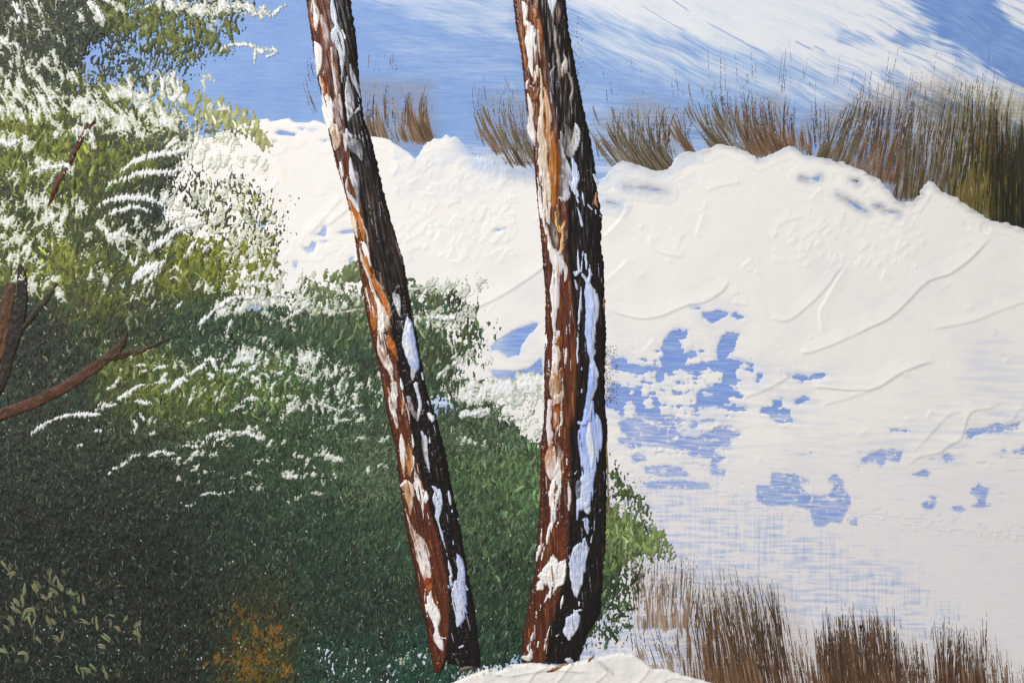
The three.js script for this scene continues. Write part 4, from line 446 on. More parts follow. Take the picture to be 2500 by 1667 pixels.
for (const p of [[[1935, 460, 8], [1990, 410, 16], [2080, 390, 20], [2170, 390, 22], [2250, 420, 24], [2310, 450, 26], [2350, 440, 20], [2420, 440, 18], [2450, 470, 8]], [[2240, 560, 6], [2245, 500, 18], [2250, 440, 20]], [[2350, 500, 16], [2400, 480, 14], [2450, 460, 8]], [[1840, 60, 10], [1920, 110, 20], [1990, 60, 20], [2080, 60, 18], [2180, 80, 22], [2240, 130, 24], [2310, 100, 14], [2390, 140, 18], [2450, 80, 18], [2520, 40, 10]], [[810, 30, 22], [850, 80, 30], [880, 150, 22], [920, 215, 8]], [[930, 0, 20], [990, 30, 18], [1040, 80, 6]], [[120, 30, 24], [150, 90, 26], [190, 130, 16], [230, 200, 14]], [[300, -30, 20], [330, 60, 18], [370, 150, 14]], [[1300, 680, 14], [1330, 740, 12], [1325, 850, 6]], [[1380, 600, 8], [1410, 670, 14], [1440, 740, 28], [1420, 800, 16]], [[1480, 680, 14], [1530, 650, 22], [1560, 720, 16], [1585, 800, 20], [1530, 870, 40], [1470, 850, 12]], [[1120, 700, 14], [1150, 780, 20], [1160, 870, 18]], [[540, 1090, 6], [480, 1110, 12], [440, 1000, 12], [410, 950, 14]], [[610, 1150, 8], [680, 1150, 34], [680, 1220, 12], [710, 1250, 5]], [[710, 1240, 5], [780, 1150, 24], [820, 1230, 22], [830, 1300, 18]], [[0, 1240, 34], [80, 1270, 34], [170, 1230, 16], [230, 1200, 8]], [[280, 1530, 14], [380, 1480, 26], [480, 1470, 22], [580, 1460, 30], [620, 1510, 24]], [[60, 390, 16], [110, 390, 18], [130, 400, 8]], [[490, 90, 4], [495, 10, 6], [560, 5, 6]], [[1260, 80, 6], [1310, 50, 18], [1340, 20, 4]]]) fo(T(0, 0, p), { ra: 1.25 });
for (const p of [[[270, 870, 6], [330, 820, 14], [400, 770, 10], [480, 730, 8], [600, 700, 8], [720, 680, 6]], [[490, 730, 8], [600, 700, 12], [760, 690, 20], [870, 690, 12]], [[845, 660, 6], [870, 610, 6], [920, 590, 6], [960, 620, 14], [1020, 600, 10]], [[1030, 570, 8], [1090, 530, 22], [1150, 490, 14], [1200, 450, 12], [1270, 430, 6]], [[1180, 570, 8], [1280, 590, 18], [1330, 590, 6]], [[1300, 440, 4], [1380, 410, 12], [1440, 400, 18], [1480, 400, 6]], [[1420, 390, 10], [1460, 340, 16]], [[1430, 515, 5], [1490, 480, 14], [1560, 430, 26], [1610, 380, 24], [1650, 400, 5]], [[1640, 345, 6], [1710, 315, 16], [1770, 270, 20], [1820, 245, 6]], [[1800, 220, 8], [1870, 210, 22], [1900, 290, 14], [1940, 310, 5]], [[1830, 340, 10], [1870, 350, 20], [1840, 380, 6]], [[1920, 210, 4], [2000, 190, 6]], [[1190, 270, 8], [1230, 260, 14], [1285, 255, 8]], [[1365, 290, 4], [1420, 270, 14], [1470, 265, 10]], [[1240, 320, 8], [1280, 310, 8]], [[1985, 310, 16], [2060, 310, 18], [2110, 290, 8]], [[2040, 250, 10], [2100, 220, 22], [2180, 200, 24], [2210, 190, 6]], [[2100, 380, 8], [2150, 340, 14], [2230, 290, 16], [2260, 260, 6]], [[2220, 160, 8], [2270, 140, 16], [2310, 140, 8]], [[2230, 360, 16], [2290, 390, 14], [2280, 450, 12]], [[1665, 600, 8], [1685, 560, 10], [1690, 540, 5]], [[1740, 540, 4], [1780, 500, 12], [1815, 470, 8]], [[2010, 680, 4], [2070, 640, 10], [2140, 620, 12]], [[2125, 585, 5], [2200, 560, 12], [2280, 560, 6]], [[2220, 520, 6], [2270, 560, 10]], [[1600, 980, 4], [1660, 965, 8], [1750, 975, 12], [1810, 930, 12], [1840, 880, 14], [1930, 850, 14], [1990, 890, 8]], [[1880, 960, 8], [1920, 920, 12], [2000, 900, 6]], [[2010, 880, 6], [2070, 850, 10], [2130, 850, 14], [2200, 860, 18], [2260, 890, 18], [2310, 910, 8]], [[1120, 1100, 6], [1170, 1060, 12], [1230, 1050, 8]], [[1000, 1170, 10], [1040, 1160, 5], [1080, 1140, 14], [1110, 1110, 6]], [[1320, 1060, 6], [1390, 1020, 12], [1480, 1030, 12], [1540, 1040, 6]], [[1520, 1080, 5], [1590, 1080, 8]], [[945, 1225, 6], [975, 1205, 6]], [[1640, 1500, 4], [1690, 1490, 7], [1730, 1475, 6]], [[1770, 1405, 4], [1850, 1385, 8], [1940, 1395, 6], [2060, 1365, 6]], [[690, 970, 8], [730, 955, 8]], [[930, 465, 8], [975, 460, 12]], [[1180, 860, 6], [1200, 800, 16], [1185, 750, 8]], [[830, 840, 8], [880, 830, 14]], [[1320, 870, 8], [1360, 850, 16]], [[1240, 690, 8], [1260, 730, 14]], [[1900, 600, 4], [1920, 540, 8]]]) fo(T(0, 820, p), { h: 1.6, wide: 1.35, rag: 5.2, rl: 13 });
for (const p of [[[350, 690, 6], [400, 660, 24], [450, 640, 14], [480, 600, 6]], [[540, 580, 14], [590, 610, 10], [620, 670, 5]], [[640, 600, 12], [710, 620, 16], [800, 650, 14]], [[900, 650, 5], [950, 620, 18], [1040, 605, 6]], [[830, 750, 10], [880, 740, 16], [920, 740, 8]], [[0, 560, 10], [60, 540, 14], [110, 550, 6]], [[1905, 715, 14], [1950, 690, 26], [2030, 680, 24], [2110, 660, 14]], [[1680, 385, 5], [1710, 340, 18], [1755, 300, 12]], [[1820, 250, 8], [1870, 230, 18], [1900, 190, 10]], [[30, 280, 10], [90, 260, 18]], [[440, 330, 14], [490, 350, 20], [530, 340, 8]], [[130, 330, 6], [190, 350, 16], [205, 390, 6]], [[270, 330, 12], [310, 330, 20], [330, 310, 8]]]) fo(T(600, 820, p));
for (const p of [[[330, 1395, 6], [400, 1340, 18], [480, 1290, 22], [560, 1240, 14], [610, 1230, 6]], [[820, 1310, 5], [900, 1300, 10], [1040, 1275, 6]], [[1430, 1110, 12], [1520, 1100, 16], [1620, 1080, 10], [1700, 1060, 6]], [[1600, 1360, 14], [1680, 1350, 24], [1780, 1360, 30], [1860, 1330, 20], [1960, 1310, 8]], [[0, 1060, 26], [80, 1060, 24], [160, 1100, 18]], [[200, 1180, 12], [300, 1150, 20], [380, 1180, 10]]]) fo(T(600, 400, p));

// ---------- tree trunks ----------
const lut = (tab, y) => { for (let i = 1; i < tab.length; i++) if (y <= tab[i][0] || i === tab.length - 1) { const a = tab[i - 1], b = tab[i], t = (y - a[0]) / (b[0] - a[0]); return a.map((v, k) => lerp(v, b[k], t)); } };
function trunk(label, tab, bottom, ang, sd, cfg) {
  const f = (x, y) => {
    const [, L, R] = lut(tab, y), n = gn(x / 7, y / 10, sd) + 0.5 * gn(x / 3.5, y / 4, sd + 1), l = x - L + 1.1 * n + 1.2 * gn(3, y / 9, sd + 2), r = R - x + 1.4 * n + 2.6 * Math.max(-0.5, gn(5, y / 13, sd + 3)) + 1.8 * Math.max(0, gn(9, y / 40, sd + 4)) * gn(7, y / 4.4, sd + 4);
    return Math.min(l, r, bottom(x, y) + 2 * n);
  };
  const du = (x, y) => { const [, L, R, B] = lut(tab, y); return [(x - L) / (R - L), (x - B) / (R - L)]; };
  const zf = (x, y, t) => { const [u, d] = du(x, y); return Math.max(0.5, 5 * (1 - Math.exp(-t / 3)) + sst(1, 8, t) * (1 + 1 * an(x, y, ang, 90, 3, sd + 5) + 0.9 * an(x, y, ang, 40, 8, sd + 6) + 1.6 * Math.exp(-Math.pow(d / 0.05, 2))) - 1.5 * sst(0.75, 1, u)); };
  const col = (x, y) => {
    const [u, d0] = du(x, y), s1 = an(x, y, ang, 150, 4.2, sd + 7), s2 = an(x, y, ang, 80, 9, sd + 8), s3 = an(x, y, ang, 60, 2.6, sd + 9), d = d0 + 0.05 * s2;
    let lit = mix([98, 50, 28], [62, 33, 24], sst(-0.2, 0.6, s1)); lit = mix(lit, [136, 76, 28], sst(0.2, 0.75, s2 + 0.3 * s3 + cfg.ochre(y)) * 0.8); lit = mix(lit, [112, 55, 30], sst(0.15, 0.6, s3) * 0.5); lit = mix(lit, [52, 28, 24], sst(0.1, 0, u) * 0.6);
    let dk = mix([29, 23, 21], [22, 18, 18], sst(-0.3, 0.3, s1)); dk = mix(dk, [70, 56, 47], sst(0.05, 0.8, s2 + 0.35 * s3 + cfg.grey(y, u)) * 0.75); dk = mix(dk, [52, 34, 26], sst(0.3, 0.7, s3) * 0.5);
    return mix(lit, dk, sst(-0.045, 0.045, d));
  };
  const xs = tab.flatMap((q) => [q[1], q[2]]);
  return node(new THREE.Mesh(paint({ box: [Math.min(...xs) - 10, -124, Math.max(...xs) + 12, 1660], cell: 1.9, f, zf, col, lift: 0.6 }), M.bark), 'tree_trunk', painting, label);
}
const tabL = [[-130, 725, 838, 786], [0, 747, 855, 805], [100, 761, 870, 817], [200, 776, 877, 830], [290, 798, 888, 840], [330, 803, 904, 846], [400, 820, 921, 858], [480, 845, 939, 877], [560, 863, 961, 893], [640, 874, 986, 906], [700, 885, 996, 930], [760, 892, 1006, 952], [834, 909, 1021, 960], [900, 927, 1033, 971], [960, 936, 1044, 985], [1020, 947, 1065, 1000], [1100, 967, 1087, 1012], [1180, 975, 1101, 1030], [1254, 986, 1118, 1054], [1320, 997, 1130, 1072], [1400, 1014, 1143, 1091], [1480, 1025, 1158, 1097], [1520, 1040, 1163, 1098], [1580, 1047, 1170, 1090], [1620, 1056, 1173, 1084], [1660, 1062, 1174, 1080]];
const tabR = [[-130, 1246, 1366, 1306], [0, 1253, 1381, 1312], [60, 1259, 1387, 1320], [130, 1272, 1399, 1333], [200, 1279, 1412, 1342], [270, 1286, 1426, 1355], [340, 1301, 1442, 1366], [400, 1304, 1452, 1378], [480, 1311, 1460, 1384], [530, 1316, 1470, 1386], [600, 1322, 1467, 1382], [640, 1325, 1474, 1386], [720, 1332, 1476, 1400], [780, 1331, 1478, 1404], [834, 1331, 1480, 1408], [900, 1328, 1477, 1410], [960, 1329, 1477, 1407], [1000, 1329, 1478, 1404], [1045, 1325, 1484, 1392], [1090, 1319, 1481, 1390], [1160, 1319, 1481, 1394], [1254, 1317, 1481, 1391], [1310, 1311, 1480, 1388], [1390, 1307, 1474, 1382], [1440, 1297, 1471, 1370], [1500, 1286, 1466, 1352], [1550, 1276, 1434, 1340], [1590, 1273, 1420, 1334], [1615, 1275, 1413, 1330], [1660, 1276, 1412, 1330]];
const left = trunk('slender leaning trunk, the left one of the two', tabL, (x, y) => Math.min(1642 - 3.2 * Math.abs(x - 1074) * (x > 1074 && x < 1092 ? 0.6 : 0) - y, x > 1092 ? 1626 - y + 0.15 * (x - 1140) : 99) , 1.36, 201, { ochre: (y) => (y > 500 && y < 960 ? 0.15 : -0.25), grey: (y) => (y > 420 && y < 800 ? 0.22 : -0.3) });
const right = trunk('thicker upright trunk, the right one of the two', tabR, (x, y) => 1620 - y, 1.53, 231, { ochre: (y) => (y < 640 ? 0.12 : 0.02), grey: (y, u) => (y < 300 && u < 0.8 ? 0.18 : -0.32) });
const Wt = [240, 236, 233], Bl = [206, 215, 236], Gy = [168, 156, 152], Cr = [228, 214, 198], Oc = [158, 92, 32], Or = [186, 98, 26], Bn = [98, 60, 42];
const dabs = (tree, ang, ox, oy, list) => { for (const [name, c, pts, o = {}] of list) stroke(tree, name, T(ox, oy, pts), { c, dir: ang, ra: ang, rl: 16, rag: 1.3, h: 2.6, v: 0.08, hole: 0.85, ...o }); };
const wd = 'snow_dab', od = 'ochre_dab', gd = 'grey_dab';
dabs(left, 1.36, 600, 0, [
  [od, [Bn, Oc, [120, 66, 30]], [[560, 30, 12], [580, 150, 20], [600, 240, 18], [605, 290, 6]]],
  [wd, [Bl, [214, 220, 232], [196, 204, 220], [200, 205, 214], [150, 146, 150]], [[758, -40, 10], [764, 30, 16], [774, 120, 26], [795, 230, 24], [802, 320, 52], [835, 400, 42], [850, 500, 26], [852, 600, 16], [850, 735, 5]]],
  [wd, [[214, 206, 202], Wt, [228, 222, 220]], [[585, -30, 8], [600, 60, 26], [612, 130, 38], [622, 200, 22], [618, 285, 4]], { sm: Bn, sa: 0.35 }],
  [gd, [[200, 186, 180], [186, 172, 166], [140, 116, 106]], [[665, 140, 8], [690, 230, 24], [705, 310, 30], [720, 390, 22], [715, 445, 6]], { sm: [110, 80, 66], sa: 0.5 }],
  [wd, [Wt, Wt, [226, 220, 218]], [[606, 370, 6], [635, 425, 34], [640, 500, 36], [642, 580, 28], [632, 655, 10]]],
  [gd, [[210, 206, 208], [196, 190, 194]], [[755, 430, 12], [760, 520, 9], [775, 640, 14], [795, 760, 18], [803, 855, 7]]],
  [wd, [[222, 206, 196], Wt, Wt, Wt], [[648, 670, 6], [680, 800, 16], [712, 890, 46], [728, 1000, 50], [738, 1080, 36], [742, 1125, 12]]],
  [od, [Or, [172, 84, 26]], [[668, 700, 12], [690, 770, 20], [705, 832, 8]], { h: 2 }],
  [gd, [[120, 92, 84], [176, 160, 158], [140, 120, 118], [196, 182, 178]], [[815, 850, 18], [808, 920, 42], [812, 1010, 44], [822, 1105, 26]], { right: [206, 196, 194], sm: [92, 70, 64], sa: 0.5 }],
  [wd, [[150, 152, 160], [188, 192, 204], [160, 164, 176]], [[918, 570, 6], [945, 680, 22], [985, 780, 16], [1012, 865, 5]], { sm: [70, 66, 68], sa: 0.4 }],
  [wd, [[130, 130, 138], [140, 138, 144], [176, 180, 192], [204, 208, 216], [170, 174, 182]], [[900, 680, 7], [905, 780, 30], [915, 880, 38], [920, 980, 34], [905, 1065, 10]], { left: [206, 210, 220], sm: [78, 66, 66], sa: 0.55 }],
  [gd, [Cr, [190, 164, 142], [214, 200, 190]], [[770, 1130, 40], [800, 1200, 44], [800, 1270, 36], [790, 1322, 8]], { sm: [130, 84, 56], sa: 0.6 }],
  [wd, [[214, 218, 226], [196, 202, 212], [96, 98, 106], [150, 156, 168], [196, 202, 214]], [[885, 1140, 8], [910, 1220, 36], [960, 1290, 56], [1000, 1340, 34], [1025, 1415, 6]], { sm: [58, 52, 54], sa: 0.65 }],
  [wd, [[200, 196, 202], [218, 216, 220]], [[870, 1180, 8], [878, 1260, 18], [885, 1335, 6]]],
  [wd, [Wt], [[832, 1430, 6], [848, 1490, 13], [858, 1560, 5]]],
  [wd, [[206, 208, 214], [220, 222, 228], [196, 200, 210], [122, 124, 132], [200, 200, 206]], [[925, 1400, 10], [938, 1490, 28], [960, 1560, 44], [975, 1630, 32], [985, 1690, 22], [992, 1780, 16], [1002, 1870, 8]], { sm: [80, 74, 78], sa: 0.5, right: [110, 110, 118] }],
  [wd, [Wt], [[852, 270, 5], [872, 330, 9], [875, 350, 4]]], [wd, [Bl], [[690, 625, 6], [680, 680, 4]]], [wd, [[170, 172, 180]], [[1000, 960, 16], [960, 1000, 8]]]]);
dabs(left, 1.36, 600, 400, [
  [wd, [[216, 208, 206], [206, 202, 206], [224, 218, 218]], [[900, 120, 5], [888, 180, 12], [893, 240, 8], [915, 295, 24], [950, 350, 30], [985, 405, 20], [1000, 432, 6]]],
  [od, [[176, 110, 44], Or, [196, 122, 44], [170, 104, 48]], [[908, 305, 8], [930, 370, 18], [955, 420, 24], [990, 480, 30], [1012, 540, 28], [1028, 610, 28], [1045, 680, 14]]],
  [gd, [Cr, [232, 216, 192], [206, 180, 150]], [[922, 420, 8], [948, 500, 26], [968, 580, 18], [985, 655, 5]]],
  [gd, [[206, 190, 180]], [[1005, 450, 4], [1045, 550, 7], [1072, 630, 8], [1080, 685, 3]]],
  [od, [[180, 110, 50], [206, 136, 64], [150, 96, 60]], [[1035, 800, 8], [1062, 890, 20], [1098, 980, 14], [1112, 1030, 6]]],
  [wd, [[190, 182, 180], [214, 200, 186], Cr, Wt, Wt, [240, 232, 222], Wt, [236, 226, 212]], [[1008, 750, 10], [1030, 860, 15], [1068, 960, 11], [1095, 1020, 12], [1115, 1100, 14], [1145, 1180, 20], [1182, 1280, 34], [1192, 1380, 36], [1195, 1480, 30], [1185, 1570, 24]]],
  [wd, [[250, 246, 240], Wt, [214, 196, 176]], [[1020, 690, 8], [1045, 720, 22], [1065, 790, 24], [1085, 850, 14], [1102, 905, 5]]],
  [od, [Oc, Or, [196, 104, 26], [164, 92, 40]], [[1125, 980, 8], [1150, 1060, 30], [1195, 1130, 40], [1235, 1220, 38], [1260, 1320, 20], [1270, 1425, 5]], { right: [196, 176, 150], sm: [140, 70, 20], sa: 0.3 }],
  [od, [[120, 66, 34], [166, 92, 38], [170, 98, 40]], [[1075, 1080, 12], [1110, 1180, 26], [1128, 1300, 36], [1132, 1400, 32], [1140, 1465, 12]]],
  [wd, [[224, 206, 190]], [[1058, 1100, 6], [1085, 1200, 11], [1095, 1285, 7]]],
  [gd, [[70, 66, 72], [112, 110, 116], [70, 58, 52]], [[1165, 950, 10], [1200, 1040, 17], [1238, 1125, 8]]],
  [wd, [[150, 150, 150], [204, 206, 210], [190, 194, 200]], [[1300, 1140, 8], [1332, 1180, 34], [1345, 1260, 22], [1360, 1345, 6]], { sm: [90, 76, 70], sa: 0.4 }],
  [gd, [[190, 176, 156], [206, 196, 180], [150, 120, 90]], [[1215, 1260, 8], [1242, 1380, 26], [1250, 1465, 16]]],
  [wd, [[210, 220, 240], [224, 228, 240], [206, 216, 240], [230, 232, 240], [214, 222, 240], [170, 188, 232], [224, 226, 234]], [[1425, 1350, 6], [1440, 1420, 36], [1440, 1500, 54], [1442, 1580, 62], [1458, 1650, 58], [1480, 1730, 50], [1495, 1800, 34], [1495, 1838, 14]], { right: [156, 178, 230], sm: [96, 84, 84], sa: 0.15, h: 4 }],
  [wd, [Wt], [[845, 15, 6], [850, 60, 11], [862, 102, 3]]], [gd, [[120, 96, 82]], [[1060, 200, 3], [1090, 330, 5], [1110, 420, 3]]], [gd, [[104, 88, 80]], [[1130, 430, 4], [1150, 560, 9], [1165, 690, 5]]], [gd, [[92, 76, 68]], [[1150, 200, 3], [1210, 400, 4], [1240, 520, 3]]], [gd, [[110, 92, 82]], [[1310, 650, 4], [1345, 760, 8], [1380, 880, 5]]], [gd, [[84, 62, 50]], [[1190, 960, 8], [1220, 1100, 12], [1280, 1250, 10], [1300, 1400, 4]]]]);
dabs(left, 1.36, 600, 820, [
  [wd, [Wt, [232, 222, 206], [200, 176, 150], Wt, [238, 230, 222], Cr, Wt, Wt, [232, 224, 222], Wt, [230, 214, 200]], [[1190, -20, 24], [1188, 90, 30], [1208, 170, 38], [1250, 240, 42], [1276, 300, 26], [1288, 375, 14], [1305, 430, 30], [1312, 490, 32], [1300, 560, 40], [1302, 640, 32], [1322, 720, 20], [1336, 805, 10]], { sm: [74, 44, 34], sa: 0.42, h: 3.6 }],
  [od, [Oc, Or, [176, 98, 30], [170, 98, 40]], [[1262, 10, 20], [1285, 80, 36], [1320, 150, 14], [1338, 215, 5]]],
  [wd, [Wt], [[1368, 370, 5], [1375, 430, 14], [1386, 475, 7]]], [gd, [[190, 190, 196]], [[1463, 285, 8], [1476, 335, 22], [1474, 388, 10]]], [wd, [Bl], [[1554, 330, 9], [1566, 385, 8]]],
  [wd, [[220, 224, 232], [196, 202, 216], Bl, [206, 208, 216], [200, 194, 196]], [[1498, 425, 20], [1510, 480, 16], [1530, 540, 18], [1540, 600, 16], [1527, 680, 15], [1520, 745, 5]]],
  [gd, [[176, 176, 184], [140, 124, 122], [176, 168, 170]], [[1432, 545, 18], [1455, 620, 26], [1490, 690, 20], [1512, 742, 6]], { sm: [70, 56, 54], sa: 0.5 }],
  [wd, [[226, 228, 240], [214, 220, 238]], [[1615, 690, 16], [1640, 720, 26], [1646, 756, 6]]],
  [od, [[206, 150, 92], [214, 120, 54], Cr], [[1385, 555, 6], [1392, 610, 18], [1380, 690, 6]]], [wd, [[214, 196, 184]], [[1415, 600, 4], [1438, 690, 6], [1446, 765, 3]]],
  [wd, [[226, 214, 206], Wt, [230, 218, 206], [190, 150, 110]], [[1370, 860, 5], [1380, 960, 26], [1384, 1040, 26], [1390, 1130, 18], [1400, 1245, 4]]],
  [od, [[110, 64, 34], [150, 92, 46], [196, 130, 72], [150, 88, 36]], [[1435, 960, 16], [1438, 1080, 38], [1450, 1150, 30], [1440, 1225, 12]], { right: [214, 170, 120] }],
  [wd, [Wt], [[1465, 865, 4], [1476, 930, 10], [1478, 990, 3]]], [wd, [[200, 206, 220], [214, 218, 230], [190, 198, 218]], [[1548, 840, 8], [1575, 910, 28], [1580, 980, 25], [1590, 1060, 20], [1606, 1130, 15], [1620, 1200, 5]], { left: [120, 112, 112] }],
  [wd, [Wt], [[1475, 1050, 3], [1485, 1110, 6], [1466, 1180, 5], [1450, 1230, 4]]], [gd, [Cr, [150, 104, 70], [206, 168, 126], Oc], [[1408, 1285, 22], [1440, 1340, 42], [1446, 1420, 40], [1450, 1500, 20], [1445, 1580, 8]], { right: Cr, left: [196, 150, 100] }], [wd, [Wt], [[1370, 1318, 12], [1412, 1285, 14]]],
  [wd, [[206, 202, 210], Wt, Wt, [236, 228, 224], Wt], [[1493, 1200, 6], [1508, 1270, 26], [1525, 1340, 36], [1546, 1400, 44], [1556, 1460, 22], [1562, 1540, 8], [1568, 1610, 3]]], [wd, [Wt], [[1590, 1370, 8], [1596, 1425, 20], [1590, 1460, 10]]],
  [wd, [[196, 200, 224], Bl, [204, 212, 234], Bl, [190, 196, 220], [206, 210, 224], [214, 214, 224]], [[1638, 1320, 4], [1690, 1370, 32], [1692, 1440, 46], [1702, 1500, 32], [1692, 1590, 22], [1702, 1650, 8], [1735, 1770, 11], [1750, 1830, 4], [1785, 1970, 4], [1800, 2040, 14], [1816, 2120, 6]]],
  [wd, [Bl], [[1790, 1370, 6], [1800, 1440, 14], [1806, 1485, 5]]], [wd, [Bl], [[1620, 880, 4], [1624, 950, 6]]], [wd, [Bl], [[1608, 580, 6], [1620, 630, 5]]]]);
dabs(left, 1.36, 600, 1233, [
  [wd, [Cr, [206, 180, 160], [196, 172, 164], [236, 224, 214], Wt, [226, 212, 206], [190, 150, 136]], [[1408, 30, 4], [1442, 140, 10], [1482, 250, 28], [1532, 330, 50], [1562, 430, 62], [1582, 540, 56], [1602, 620, 40], [1600, 685, 14]], { sm: [160, 120, 104], sa: 0.35, h: 3.8 }],
  [od, [[150, 66, 36], [176, 96, 46], [150, 78, 34]], [[1600, 665, 34], [1622, 720, 28], [1604, 775, 8]]],
  [wd, [[226, 212, 204], Wt, [242, 240, 238], Wt, Wt, Wt, Wt], [[1634, 755, 6], [1620, 830, 32], [1640, 900, 46], [1668, 960, 50], [1682, 1040, 28], [1686, 1105, 18], [1686, 1150, 34], [1708, 1200, 36], [1732, 1272, 10]], { h: 4 }], [wd, [Wt], [[1700, 1165, 10], [1760, 1168, 6]]],
  [wd, [Wt], [[1585, 735, 2], [1580, 830, 4], [1592, 910, 7], [1600, 980, 5]]],
  [wd, [[190, 198, 232], [200, 208, 236], [190, 200, 232], [206, 212, 234], [212, 218, 236], [206, 214, 236], [214, 218, 234]], [[1862, 428, 6], [1892, 500, 36], [1908, 580, 36], [1892, 660, 46], [1880, 760, 66], [1885, 860, 70], [1895, 950, 56], [1880, 1040, 26], [1862, 1066, 5]], { right: [168, 180, 228], h: 4.4 }],
  [wd, [Bl], [[1800, 625, 10], [1815, 700, 12]]], [wd, [Bl], [[1785, 710, 10], [1795, 722, 8]]], [wd, [Bl], [[1940, 710, 8], [1955, 740, 10]]], [wd, [[200, 200, 220]], [[1885, 1252, 10], [1915, 1236, 10]]], [wd, [Bl], [[1820, 20, 4], [1822, 60, 4]]], [wd, [Bl], [[1826, 310, 5], [1832, 345, 5]]], [wd, [Bl], [[1872, 118, 6], [1877, 130, 4]]], [wd, [Wt], [[1690, 850, 6], [1692, 860, 4]]], [gd, [[90, 80, 76]], [[1860, 1350, 10], [1880, 1400, 12]]]]);
